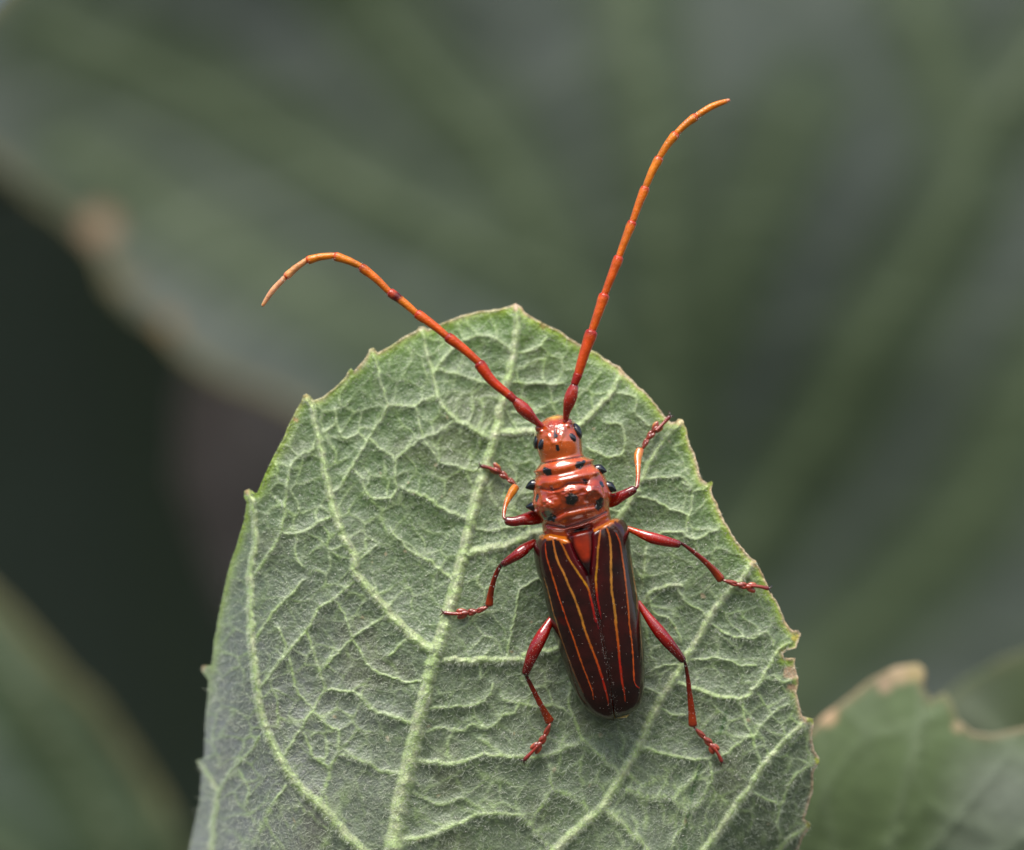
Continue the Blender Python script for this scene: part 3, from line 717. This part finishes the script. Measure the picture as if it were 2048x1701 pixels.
top = sstep(.05, .45, sn)[None] * np.ones_like(cx)
dz = np.zeros_like(cx)
sel = cy < 1100
for pl, sg, h in REL:
    d, _ = poly_dist(cx[sel], cy[sel], pl)
    dz[sel] += h * np.exp(-(d / sg) ** 2)
# wrinkles and pits on the disc
wr = (vnoise(cx, cy * 1.0, 5, 71) - .5) * .03 + (vnoise(cx, cy, 2.6, 72) - .5) * .02 + (vnoise(cx + cy * .5, cy * 2, 9, 70) - .5) * .04
zone = (np.exp(-(((cx - 1094) / 17) ** 2 + ((cy - 1008) / 15) ** 2)) + np.exp(-(((cx - 1184) / 17) ** 2 + ((cy - 990) / 16) ** 2)) + np.exp(-(((cx - 1135) / 22) ** 2 + ((cy - 984) / 9) ** 2)) + .16 * np.exp(-(((cx - 1112) / 30) ** 2 + ((cy - 866) / 18) ** 2)))
dz += wr * zone + (vnoise(cx, cy, 14, 73) - .5) * .01
cw2 = cw + dz * top
# colour
red = mix(C(.45, .062, .003), C(.30, .024, .002), vnoise(cx, cy, 22, 74))
colb = mix(red, C(.50, .075, .005), sstep(960, 930, cy) * .8)
colb = mix(colb, C(.46, .085, .008), np.exp(-((cy - 900) / 24) ** 2) * .8)
colb = mix(colb, C(.34, .028, .004), sstep(868, 845, cy) * .7)
colb = mix(colb, C(.60, .30, .04), np.exp(-(((cx - 1108) / 14) ** 2 + ((cy - 834) / 5) ** 2)))
colb = mix(colb, C(.25, .012, .004), sstep(1040, 1050, cy) * .6)
colb = mix(colb, C(.5, .12, .008), sstep(.35, .0, np.abs(sn))[None] * sstep(930, 1000, cy) * .8)
colb = mix(colb, C(.45, .32, .06), sstep(1425, 1436, cy))
def ell(x, y, c, r, ang):
    a = math.radians(ang); dx, dy = x - c[0], y - c[1]
    return np.hypot((dx * math.cos(a) + dy * math.sin(a)) / r[0], (-dx * math.sin(a) + dy * math.cos(a)) / r[1])
SP = [((1096,945),(8,9),10),((1089,941),(4,7),0),((1159,930),(9,9),0),((1167,925),(5,5),0),((1143,1000),(14,13),5),((1199,1008),(8.5,14),22),((1097,1033),(16,10),28),((1074,997),(3.2,9),8),((1203,968),(3.6,8),-25),
      ((1104,979),(4,3),30),((1171,963),(5.5,4),20),((1115,897),(4.5,7.5),-10),((1110,866),(2.2,10),0),((1111,872),(4.5,5),0),((1161,1062),(15,5.5),-12)]
jit = (vnoise(cx, cy, 4.5, 75) - .5) * .4
for c, r, a in SP:
    d = ell(cx, cy, c, r, a) + jit
    colb = mix(colb, C(.006, .005, .007), (1 - sstep(.82, 1.06, d)) * (sn > .05)[None])
ln, _ = poly_dist(cx, cy, [(1080,928),(1125,920),(1171,912)]); colb = mix(colb, C(.08, .006, .003), np.exp(-(ln / 1.5) ** 2) * .9)
ln, _ = poly_dist(cx, cy, [(1103,982),(1120,978),(1135,968),(1160,966),(1172,968)]); colb = mix(colb, C(.05, .004, .003), np.exp(-(ln / 1.1) ** 2) * .85)
ln, _ = poly_dist(cx, cy, [(1095,1050),(1130,1056),(1160,1047),(1190,1036),(1212,1024)]); colb = mix(colb, C(.07, .006, .003), np.exp(-(ln / 1.8) ** 2) * .8)
V = P(cx.ravel(), cy.ravel(), cw2.ravel())
idx = np.arange(NS * NT).reshape(NS, NT); nx = np.roll(idx, -1, 1)
q = np.stack([idx[:-1], nx[:-1], nx[1:], idx[1:]], -1).reshape(-1, 4)[:, ::-1]
V = np.vstack([V, V[idx[0]].mean(0), V[idx[-1]].mean(0)])
t = np.concatenate([np.stack([np.full(NT, NS * NT), idx[0], nx[0]], -1), np.stack([np.full(NT, NS * NT + 1), nx[-1], idx[-1]], -1)])[:, ::-1]
cb = np.vstack([colb.reshape(-1, 3), colb[0].mean(0), colb[-1].mean(0)])
link('body', mesh_from('body', V, q, t, cb), M_BODY, beetle)

# eyes and black horn-like tubercles
def dark_blob(name, c, r, rot, parent=beetle, mat=M_BLACK, point=0.0):
    p, q = blob(c, r, rot=rot, n=18)
    if point:   # draw the outer end out into a blunt point
        a = -math.radians(rot); d = np.array([math.cos(a), math.sin(a), 0])
        rel = p - P(*c); s = rel @ d / (r[0] / 100); k = np.where(s > 0, 1 - point * s ** 1.3 * .75, 1)
        p = P(*c) + d * (rel @ d)[:, None] + (rel - d * (rel @ d)[:, None]) * k[:, None]
    return link(name, mesh_from(name, p, q), mat, parent)
M_EYE = mat_plain('eye_facets', (.012, .012, .018), rough=0.22, spec=.9, scale=60)
for c, r, a in [((1085,887,1.18),(14,7.5,8),-62),((1141,875,1.22),(13,8.5,8),38),((1073,884,.95),(15,6.5,15),-83),((1154,863,1.0),(17,9,16),68)]:
    dark_blob('eye', c, r, a, mat=M_EYE)
for c, r, a in [((1065,971,.98),(15,11,11),158),((1066,1013,.94),(15,10,11),174),((1199,940,1.0),(15,11,11),14),((1219,975,.96),(16,11,11),28)]:
    dark_blob('spine', c, r, a, point=.8)

# wing cases
def pl(c, *p): return [(c[0] + a * c[2], c[1] + b * c[2]) for a, b in p]
k2 = (1040, 1020, .1367); k3 = (1040, 1220, .14113)
GOLD, ORG, RED_, BRN = (.38,.155,.018), (.40,.075,.006), (.34,.010,.004), (.14,.07,.022)
STRIPES = {
 'L': [(pl(k2,(350,1000),(400,1150),(450,1350),(500,1550)) + pl(k3,(510,150),(560,330),(640,560),(740,830),(830,1040),(900,1180)), 1.6, [(0,BRN),(.25,(.3,.1,.02)),(.4,BRN),(1,(.08,.02,.01))]),
       (pl(k2,(370,470),(375,600),(400,730),(460,920),(530,1150),(600,1370),(680,1600)) + pl(k3,(640,100),(700,250),(770,450),(840,660),(920,880),(990,1060),(1030,1180),(1040,1270)), 1.7, [(0,(.45,.04,.01)),(.2,(.5,.09,.01)),(.45,(.45,.05,.005)),(.7,ORG),(1,(.4,.06,.01))]),
       (pl(k2,(485,450),(510,600),(560,770),(640,930),(700,1080),(770,1230),(850,1440),(920,1640)) + pl(k3,(890,200),(960,400),(1030,580),(1100,770),(1160,950),(1200,1100),(1240,1250),(1255,1360)), 2.7, [(0,(.5,.13,.02)),(.12,(.40,.15,.025)),(.5,GOLD),(.68,ORG),(.85,RED_),(1,(.3,.03,.005))]),
       (pl(k2,(570,430),(640,560),(700,690),(780,820),(860,940),(930,1040),(1000,1160),(1030,1280),(1070,1450),(1110,1640)) + pl(k3,(1080,130),(1115,270)), 2.4, [(0,ORG),(.3,GOLD),(.5,(.46,.20,.01)),(.58,ORG),(.66,RED_),(1,(.15,.0,.005))])],
 'R': [(pl(k2,(1180,290),(1160,430),(1140,600),(1130,800),(1110,1000),(1115,1120),(1130,1280),(1160,1450),(1190,1600)), 2.4, [(0,(.5,.1,.02)),(.25,GOLD),(.55,(.46,.20,.01)),(.66,ORG),(.72,RED_),(1,(.12,.0,.005))]),
       (pl(k2,(1270,270),(1310,400),(1330,600),(1330,800),(1335,1000),(1345,1200),(1370,1350),(1390,1500),(1410,1660)) + pl(k3,(1350,150),(1380,380),(1400,560),(1410,700),(1430,870),(1450,1040),(1480,1180),(1490,1300)), 2.8, [(0,ORG),(.12,(.40,.17,.03)),(.5,GOLD),(.66,ORG),(.78,RED_),(1,(.3,.03,.005))]),
       (pl(k2,(1400,330),(1460,470),(1490,650),(1520,850),(1550,1080),(1570,1280),(1590,1480),(1600,1660)) + pl(k3,(1550,200),(1580,420),(1600,620),(1610,850),(1620,1010),(1650,1080),(1690,1110)), 1.9, [(0,(.4,.04,.01)),(.2,(.42,.08,.008)),(.6,ORG),(.9,(.55,.08,.01)),(1,(.35,.01,.005))]),
       (pl(k2,(1610,650),(1640,850),(1680,1080),(1710,1280),(1720,1450)) + pl(k3,(1690,0),(1700,200),(1722,450),(1735,700)), 1.8, [(0,BRN),(.35,(.35,.12,.02)),(.55,BRN),(1,(.12,.06,.03))])]}
OR_SPOT = {'L': [((1110,1073),(30,7.5),-2),((1126,1080),(12,6),20)], 'R': [((1206,1048),(30,9),-18),((1190,1058),(9,6),-10)]}
def wing(side, I, O):
    n, m = 360, 130
    I = catmull(I, n * 3)[::3] if False else interp_poly(catmull(I, 200), n); O = interp_poly(catmull(O, 200), n)
    tt = np.linspace(0, 1, n)[:, None]; ph = np.concatenate([np.linspace(0, math.pi / 2, m), [1.75, 2.0]])
    s = np.where(ph <= math.pi / 2, np.sin(ph), 1 - (ph - math.pi / 2) * .25)[None]
    x = I[:, :1] * (1 - s) + O[:, :1] * s; y = I[:, 1:] * (1 - s) + O[:, 1:] * s
    H = .80 * np.sqrt(np.clip(1 - tt ** 9, 0, 1)) * (1 - .33 * tt ** 2)
    H = H * (1 - .30 * (1 - np.clip(tt / .045, 0, 1)) ** 2)
    cph = np.cos(ph)[None]
    prof = np.where(cph > 0, np.abs(cph) ** .78, cph * .5)
    w = .62 - .12 * tt + H * prof
    w = w - .055 * np.exp(-(s / .05) ** 2) * np.sqrt(np.clip(1 - tt, 0, 1))                     # sunken seam between the wing cases
    w = w + .05 * np.exp(-((s - .80) / .1) ** 2) * np.exp(-((tt - .05) / .05) ** 2)               # shoulder bump
    w = w - .05 * np.exp(-((s - .45) / .16) ** 2) * np.exp(-((tt - .10) / .10) ** 2)
    col = mix(C(.013, .004, .004) + 0 * x[..., None], C(.032, .003, .003), vnoise(x, y, 30, 81))
    col = mix(col, C(.085, .003, .006), np.exp(-(s / .20) ** 2) * sstep(.42, .1, tt))
    col = mix(col, C(.06, .004, .008), np.exp(-((s - .85) / .12) ** 2) * sstep(.2, .05, tt) * .8)
    col = mix(col, C(.018, .010, .006), sstep(.72, .95, s) * sstep(.1, .3, tt) * .7)
    for c, r, a in OR_SPOT[side]:
        d = ell(x, y, c, r, a) + (vnoise(x, y, 5, 82) - .5) * .5
        col = mix(col, C(.46, .115, .006), 1 - sstep(.6, 1.25, d))
    for p, hw, stops in STRIPES[side]:
        d, u = poly_dist(x, y, catmull(p, 60))
        hw2 = hw * .72 * np.clip(np.minimum(u / .05, 1) * .5 + .5, 0, 1) * np.where(u > .9, 1 - (u - .9) * 6, 1)
        k = 1 - sstep(.75, 1.25, d / np.maximum(hw2 + (vnoise(x, y, 5, 83) - .5) * 1.1, .3))
        col = mix(col, ramp(stops, u), k * .97)
        w = w + .007 * np.exp(-(d / 3) ** 2)
    for (c, r, a) in ([((1125,1243),(14,7),40)] if side == 'L' else [((1270,1255),(7,18),10)]):
        col = mix(col, C(.040, .002, .002), (1 - sstep(.6, 1.1, ell(x, y, c, r, a))) * (np.max(col, -1) < .05))
    nt_ = len(ph); V = P(x.ravel(), y.ravel(), w.ravel())
    idx = np.arange(n * nt_).reshape(n, nt_)
    q = np.stack([idx[:-1, :-1], idx[1:, :-1], idx[1:, 1:], idx[:-1, 1:]], -1).reshape(-1, 4)
    if side == 'L': q = q[:, ::-1]
    link('wing_case', mesh_from('wing_case', V, q, None, col.reshape(-1, 3)), M_WING, beetle)
wing('L', [(1137,1073),(1150,1106),(1163,1130),(1176,1150),(1190,1205),(1205,1285),(1216,1345),(1223,1400),(1229,1438)],
     [(1100,1065),(1086,1067),(1073,1078),(1067,1100),(1073,1140),(1085,1180),(1096,1225),(1107,1265),(1121,1310),(1138,1358),(1158,1400),(1180,1427),(1205,1440),(1229,1442)])
wing('R', [(1184,1058),(1184,1100),(1179,1148),(1191.5,1205),(1206.5,1285),(1217.5,1345),(1225,1400),(1230,1436)],
     [(1218,1040),(1233,1036),(1248,1042),(1258,1060),(1262,1100),(1269,1150),(1277,1200),(1284,1250),(1289,1300),(1290,1350),(1287,1390),(1278,1414),(1262,1427),(1245,1434),(1230,1438)])
# scutellum: glossy red triangle with a black tip
def scutellum():
    n, m = 70, 50; L = interp_poly([(1133,1068),(1150,1107),(1165,1132),(1178,1152)], n); Rr = interp_poly([(1187,1054),(1186,1100),(1180,1146),(1179,1152)], n)
    s = np.linspace(0, 1, m)[None]; tt = np.linspace(0, 1, n)[:, None]
    x = L[:, :1] * (1 - s) + Rr[:, :1] * s; y = L[:, 1:] * (1 - s) + Rr[:, 1:] * s
    w = 1.37 + .07 * (1 - (2 * s - 1) ** 2) + .03 * np.sin(tt * 3) - .30 * (1 - np.clip(tt / .10, 0, 1)) ** 2 - .03 * sstep(.8, 1, tt) - .05 * np.abs(2 * s - 1) ** 6
    col = mix(C(.25, .018, .003) + 0 * x[..., None], C(.05, .003, .003), np.clip(sstep(.45, .95, np.abs(2 * s - 1)) + sstep(.34, .0, tt) * .8, 0, 1) + 0 * x)
    col = mix(col, C(.012, .003, .004), sstep(.55, .74, tt + 0 * s))
    idx = np.arange(n * m).reshape(n, m); q = np.stack([idx[:-1, :-1], idx[1:, :-1], idx[1:, 1:], idx[:-1, 1:]], -1).reshape(-1, 4)
    link('scutellum', mesh_from('scutellum', P(x.ravel(), y.ravel(), w.ravel()), q, None, col.reshape(-1, 3)), M_WING, beetle)
scutellum()

# antennae
def antenna(base, J, wid, wz, cols, sc_r, bow):
    """J: joints from the end of the scape outwards; first part = scape, its segments are children"""
    a = tube('antenna', [base[0], base[1], base[2], base[3]], sc_r, [(0, (.30,.010,.004)), (.5, (.28,.012,.004)), (.85, (.36,.02,.006)), (1, (.2,.008,.004))], M_LEG, beetle, nseg=28, sub=36)
    for i in range(len(J) - 1):
        p0, p1 = J[i], J[i + 1]; d0 = math.dist(p0, p1)
        p0 = (p0[0] + (p0[0] - p1[0]) * 3 / d0, p0[1] + (p0[1] - p1[1]) * 3 / d0)
        z0, z1 = wz[i], wz[i + 1]; mx, my = (p0[0] + p1[0]) / 2, (p0[1] + p1[1]) / 2
        nxn, nyn = -(p1[1] - p0[1]), (p1[0] - p0[0])
        b = bow[i] if i < len(bow) else 0
        last = i == len(J) - 2
        r = wid[i]
        r = r * 1.25
        rad = [r * .82, r * .9, r * .96, r * 1.02, r * 1.08, r * 1.22, r * 1.14] if not last else [r * .9, r, r, r, r * .92, r * .78, r * .5]
        if i == 0: rad = [r * .95, r * 1.0, r * 1.2]
        c0, c1_, c2_ = cols[i]
        tube('antenna_segment', [(p0[0], p0[1], z0), (mx + nxn * b, my + nyn * b, (z0 + z1) / 2 + .01), (p1[0], p1[1], z1)], rad,
             [(0, c0), (.1, c1_), (.85, c1_), (.93, c2_), (1, c2_)] if c2_ != (.10,.006,.008) else [(0, c0), (.1, c1_), (.55, c1_), (.64, c2_), (.74, c2_), (.84, (.40,.05,.015)), (1, (.3,.02,.01))], M_ANT, a, nseg=24, sub=26)
    return a
DR, R1, R2, O1, O2, O3, PE = (.25,.009,.003), (.42,.030,.003), (.48,.055,.003), (.54,.085,.004), (.58,.13,.005), (.60,.175,.008), (.62,.28,.11)
LJ = [(1026,798),(1015,788),(956,724),(892,672),(831,626),(777,583),(720,533),(667,512),(612,522),(570,556),(524,613)]
LC = [(DR,DR,DR),(R2,R1,DR),(R2,R2,DR),(R2,O1,R1),(O1,O2,R1),(O1,O2,(.35,.05,.01)),(O1,O3,R2),(O1,O3,R2),(PE,PE,R2),(PE,(.66,.33,.17),PE)]
LC[4] = ((.66,.15,.007),(.62,.16,.008),(.10,.006,.008))
antL = antenna([(1083,853,1.16),(1066,838,1.24),(1046,818,1.3),(1027,798,1.32)], LJ, [6.6,7.6,7.0,6.6,6.3,6.1,6.0,5.6,5.2,4.6], [1.33,1.32,1.30,1.28,1.22,1.18,1.12,1.1,1.08,1.05,1.0], LC, [5.8,6.6,9.8,12.8,13.4,10.8,6.5], [0,-.06,.02,.02,.02,.03,.03,.04,.03,.04])
RJ = [(1150,766),(1157,747),(1185,660),(1210,587),(1239,512),(1266,442),(1292,373),(1320,314),(1354,266),(1394,232),(1460,200)]
RC = [(DR,DR,DR),(R1,R2,(.35,.02,.01)),(R2,O1,R1),(R2,O1,R1),(O1,O2,R1),(O1,O2,R2),(O2,O3,R2),(O2,O3,R2),(O2,O3,R2),(O2,O3,(.5,.2,.1))]
antR = antenna([(1131,842,1.18),(1134,822,1.26),(1141,797,1.32),(1150,767,1.34)], RJ, [6.6,8.2,7.2,6.7,6.3,6.2,6.2,6.0,5.6,5.2], [1.35,1.34,1.32,1.28,1.24,1.18,1.12,1.08,1.05,1.0,.95], RC, [5.5,6.4,9.2,12.2,12.8,10.8,6.5], [0,-.01,0,0,-.01,-.01,-.02,-.03,-.03,-.05])
for a, c in ((antL, (1079,857,1.08)), (antR, (1136,846,1.10))):
    p, q = blob(c, (9, 9, 13), n=14)
    link('socket', mesh_from('socket', p, q, None, np.tile(C(.46, .045, .008), (len(p), 1))), M_BODY, a)

# legs
def setae(points, n, spread, ln, name, parent, mat=M_DUST, rad=.28):
    """short bristles around a joint"""
    V, Q = [], []
    for i in range(n):
        cx_, cy_, cw_ = points[rng.randint(len(points))]
        a = rng.uniform(0, 2 * math.pi); z = rng.uniform(-.3, 1)
        s = P(cx_, cy_, cw_) + np.array([math.cos(a), math.sin(a), z * .6]) * spread / 100
        d = np.array([math.cos(a), math.sin(a), z * .5]); d /= np.linalg.norm(d)
        e_ = s + d * ln / 100 * rng.uniform(.5, 1.2)
        u = np.cross(d, [0, 0, 1]); u /= np.linalg.norm(u) + 1e-9; v = np.cross(u, d)
        b = len(V)
        for k, r in ((s, rad), (e_, rad * .3)):
            for j in range(3):
                V.append(k + (u * math.cos(j * 2.094) + v * math.sin(j * 2.094)) * r / 100)
        Q += [[b + j, b + (j + 1) % 3, b + 3 + (j + 1) % 3, b + 3 + j] for j in range(3)]
    o = link(name, mesh_from(name, np.array(V), Q), mat, parent); tag(o, kind='stuff'); return o

def leg(fem, fr, tib, tr, tar, claw, fore=False, cf=None, ct=None):
    cf = cf or [(0, (.34,.012,.003)), (.35, (.26,.004,.002)), (.8, (.15,.003,.003)), (.95, (.08,.003,.003)), (1, (.02,.003,.003))]
    ct = ct or [(0, (.03,.003,.003)), (.12, (.10,.005,.003)), (.4, (.24,.012,.003)), (.9, (.28,.03,.004)), (1, (.15,.014,.004))]
    d0 = math.dist(tib[0][:2], fem[-2][:2]); k0 = 5 / d0
    tib = [tuple(tib[0][i] * (1 - k0) + fem[-2][i] * k0 for i in range(3))] + tib
    tr = [tr[0] * .8] + tr
    L = tube('leg', fem, fr, cf, M_LEG, beetle, nseg=28, sub=44, flat=.9)
    tube('tibia', tib, tr, ct, M_LEG, L, nseg=22, sub=34, flat=.75)
    pc = (.24, .032, .016)
    for i in range(len(tar) - 1):
        a, b = tar[i], tar[i + 1]; ln = math.dist(a[:2], b[:2]); an = math.degrees(math.atan2(b[1] - a[1], b[0] - a[0]))
        Vs, Qs, n0 = [], [], 0; wd = [6.4, 7.6, 9.6][min(i, 2)]; fl = [.26, .34, .50][min(i, 2)]
        ux, uy = (b[0] - a[0]) / ln, (b[1] - a[1]) / ln
        for sg in (-1, 1):
            o = wd * fl * sg
            c = (a[0] + ux * ln * .58 - uy * o, a[1] + uy * ln * .58 + ux * o, (a[2] + b[2]) / 2)
            p, q = blob(c, (ln * .52, wd * .60, 4.6), rot=an + sg * [6, 10, 12][min(i, 2)], n=12); Vs.append(p); Qs.append(q + n0); n0 += len(p)
        p, q = blob((a[0] + ux * ln * .35, a[1] + uy * ln * .35, (a[2] + b[2]) / 2 + .02), (ln * .45, wd * .55, 4.2), rot=an, n=12); Vs.append(p); Qs.append(q + n0)
        Vs = np.vstack(Vs); x_, y_ = pix(Vs)
        side = np.abs((x_ - a[0]) * -uy + (y_ - a[1]) * ux) / wd
        colr = mix(C(*pc), C(.60, .22, .03) if fore else C(.50, .11, .03), sstep(.75, 1.15, side))
        link('tarsus_segment', mesh_from('tarsus_segment', Vs, np.vstack(Qs), None, colr), M_LEG, L)
    tube('claw_segment', claw[:3], [3.2, 3.2, 3.8, 4.6], [(0, (.3,.03,.012)), (.8, (.2,.02,.015)), (1, (.1,.01,.01))], M_LEG, L, nseg=14, sub=18)
    e0 = claw[2]; tx, ty = claw[2][0] - claw[1][0], claw[2][1] - claw[1][1]; tl = math.hypot(tx, ty); tx, ty = tx / tl, ty / tl
    for sg in (-1, 1):
        tube('claw', [e0, (e0[0] + tx * 4 - ty * sg * 4, e0[1] + ty * 4 + tx * sg * 4, e0[2]), (e0[0] + tx * 6 - ty * sg * 9, e0[1] + ty * 6 + tx * sg * 9, e0[2] - .05)], [1.7, 1.3, .4], [(0, (.05,.01,.01)), (1, (.02,.008,.008))], M_LEG, L, nseg=8, sub=10)
    k = tib[0]
    setae([tuple(p) for p in tib[1:]], 60, np.mean(tr) * .9, 3.6, 'bristle', L)
    return L

def LW(x, y, h): return float(leaf_depth(np.array([float(x)]), np.array([float(y)]))[0]) + h
def g(x, y, h): return (x, y, LW(x, y, h))
TF = [(0, (.10,.008,.004)), (.15, (.30,.03,.004)), (.45, (.52,.12,.01)), (.85, (.60,.20,.015)), (1, (.5,.12,.02))]
leg([(1090,1034,.55),(1066,1036,.72),(1046,1040,.85),(1026,1044,.9),(1010,1041,.86)], [8,14,14.5,12,10,9.5,8.5], [(1008,1036,.86),(1009,1020,.74),(1014,1003,.6),(1024,985,.42),(1033,972,.3)], [3.4,4.2,5.2,7,8.6,8],
    [g(1031,969,.2),g(1017,959,.17),g(1002,947,.16),g(984,933,.15)], [g(994,943,.22),g(978,936,.2),g(962,933,.2)], True, ct=TF)
leg([(1208,1006,.55),(1226,1001,.7),(1242,993,.82),(1260,984,.86),(1272,977,.84)], [10,13,13,11,9.5,9,7.5], [(1274,974,.84),(1276,955,.7),(1276,935,.55),(1276,915,.4),(1281,897,.3)], [4.2,4.2,5,7,8.8,7.5],
    [g(1285,899,.24),g(1294,880,.2),g(1306,865,.18),g(1320,849,.17)], [g(1312,862,.24),g(1327,847,.22),g(1340,833,.2)], True, ct=TF)
leg([(1070,1084,.6),(1055,1094,.68),(1036,1109,.75),(1018,1121,.72),(1003,1131,.66)], [7,9,11.5,11,9.5,8,6.5], [(1001,1132,.62),(993,1147,.52),(986,1167,.4),(981,1190,.28),(978,1213,.2)], [4.6,4.8,5.3,6,7,8.6],
    [g(976,1214,.2),g(955,1223,.16),g(937,1226,.16),g(915,1229,.18)], [g(924,1228,.24),g(905,1228,.24),g(887,1226,.22)])
leg([(1250,1055,.6),(1272,1064,.68),(1300,1075,.76),(1330,1083,.76),(1361,1090,.7)], [5,6.5,9,11.5,11,9.5,7.2], [(1364,1088,.66),(1385,1103,.55),(1408,1122,.4),(1428,1142,.28),(1444,1162,.2)], [3.6,4.6,5.4,6.2,8,9],
    [g(1446,1161,.2),g(1473,1169,.18),g(1492,1173,.18),g(1511,1177,.19)], [g(1502,1172,.24),g(1520,1174,.24),g(1537,1178,.22)], cf=[(0, (.58,.10,.008)), (.2, (.5,.04,.004)), (.5, (.34,.008,.003)), (.9, (.24,.005,.004)), (1, (.08,.004,.004))])
leg([(1110,1228,.6),(1093,1256,.7),(1072,1294,.78),(1060,1322,.76),(1050,1351,.68)], [6,8.5,12,13.5,12.5,10,7.5], [(1053,1353,.64),(1066,1380,.5),(1080,1408,.36),(1092,1430,.24),(1101,1446,.18)], [4.2,4.8,5.2,6,7.8,10],
    [g(1100,1449,.2),g(1091,1470,.17),g(1082,1486,.17),g(1067,1502,.17)], [g(1075,1493,.24),g(1062,1507,.23),g(1048,1521,.2)])
leg([(1276,1204,.6),(1294,1231,.68),(1322,1268,.78),(1346,1297,.76),(1368,1324,.68)], [5,7.5,10.5,12.5,12,9.5,7], [(1370,1326,.64),(1375,1352,.5),(1379,1385,.36),(1383,1420,.24),(1386,1454,.18)], [3.6,4.6,5.3,6.2,7.6,9.2],
    [g(1389,1456,.2),g(1408,1475,.17),g(1421,1489,.17),g(1432,1504,.17)], [g(1428,1496,.24),g(1437,1510,.23),g(1444,1525,.2)])

# pollen-like dust on the insect
def dust():
    pts = []
    seam = catmull([(1184,1160),(1191,1205),(1206,1285),(1217,1345),(1225,1400),(1230,1430)], 300)
    for i in range(230):
        f = rng.randint(300); z = 1.28 - f / 300 * .45; f2 = f / 300
        pts.append((seam[f][0] + rng.normal(0, 1.6 + 4 * f2 ** 2), seam[f][1], None, rng.uniform(.2, .42)))
    for i in range(110):
        y_ = rng.uniform(1090, 1425); x_ = np.interp(y_, [1090, 1400], [1165, 1222]) + rng.uniform(-70, 70)
        pts.append((x_, y_, None, rng.uniform(.2, .6)))
    return pts
SURF = {}
dg = bpy.context.evaluated_depsgraph_get()
from mathutils.bvhtree import BVHTree
trees = [BVHTree.FromObject(o, dg) for o in beetle.children_recursive if o.type == 'MESH' and o.name.split('.')[0] in ('wing_case', 'body', 'leg', 'tibia', 'antenna')]
Vd, Td = [], []
def speck(x_, y_, r):
    p0 = Vector(P(x_, y_, 3.0)); eye = Vector((0, 0, D)); d = (p0 - eye).normalized(); best = None
    for tr in trees:
        h = tr.ray_cast(p0, d)
        if h[0] is not None and (best is None or h[3] < best[3]): best = h
    if best is None: return
    c = np.array(best[0]); b = len(Vd); oc = np.array([[1,0,0],[-1,0,0],[0,1,0],[0,-1,0],[0,0,1],[0,0,-1]], float)
    for k in oc: Vd.append(c + k * r / 100 * rng.uniform(.7, 1.5))
    for f in [[0,2,4],[2,1,4],[1,3,4],[3,0,4],[2,0,5],[1,2,5],[3,1,5],[0,3,5]]: Td.append([b + i for i in f])
for x_, y_, _, r in dust(): speck(x_, y_, r)
for i in range(500): speck(rng.uniform(1055, 1240), rng.uniform(840, 1060), rng.uniform(.25, .5))
for a, b, n in [((1090,1250),(1052,1348),90),((1290,1220),(1368,1322),90),((1066,1088),(1003,1130),60),((1262,1060),(1360,1089),60),((1008,1040),(1075,1036),40),((1220,1003),(1270,978),40),((1030,800),(1078,848),40),((1133,835),(1150,770),40),((1052,1355),(1100,1440),30),((1371,1328),(1386,1450),30)]:
    for i in range(n):
        f = rng.rand(); speck(a[0] + (b[0] - a[0]) * f + rng.normal(0, 6), a[1] + (b[1] - a[1]) * f + rng.normal(0, 6), rng.uniform(.25, .5))
tag(link('dust', mesh_from('dust', np.array(Vd), None, Td, smooth=False), M_DUST, beetle), kind='stuff')
for J in (LJ, RJ):
    setae([(p[0], p[1], 1.15) for p in J[2:-1]], 60, 5.5, 3.6, 'bristle', antL if J is LJ else antR)
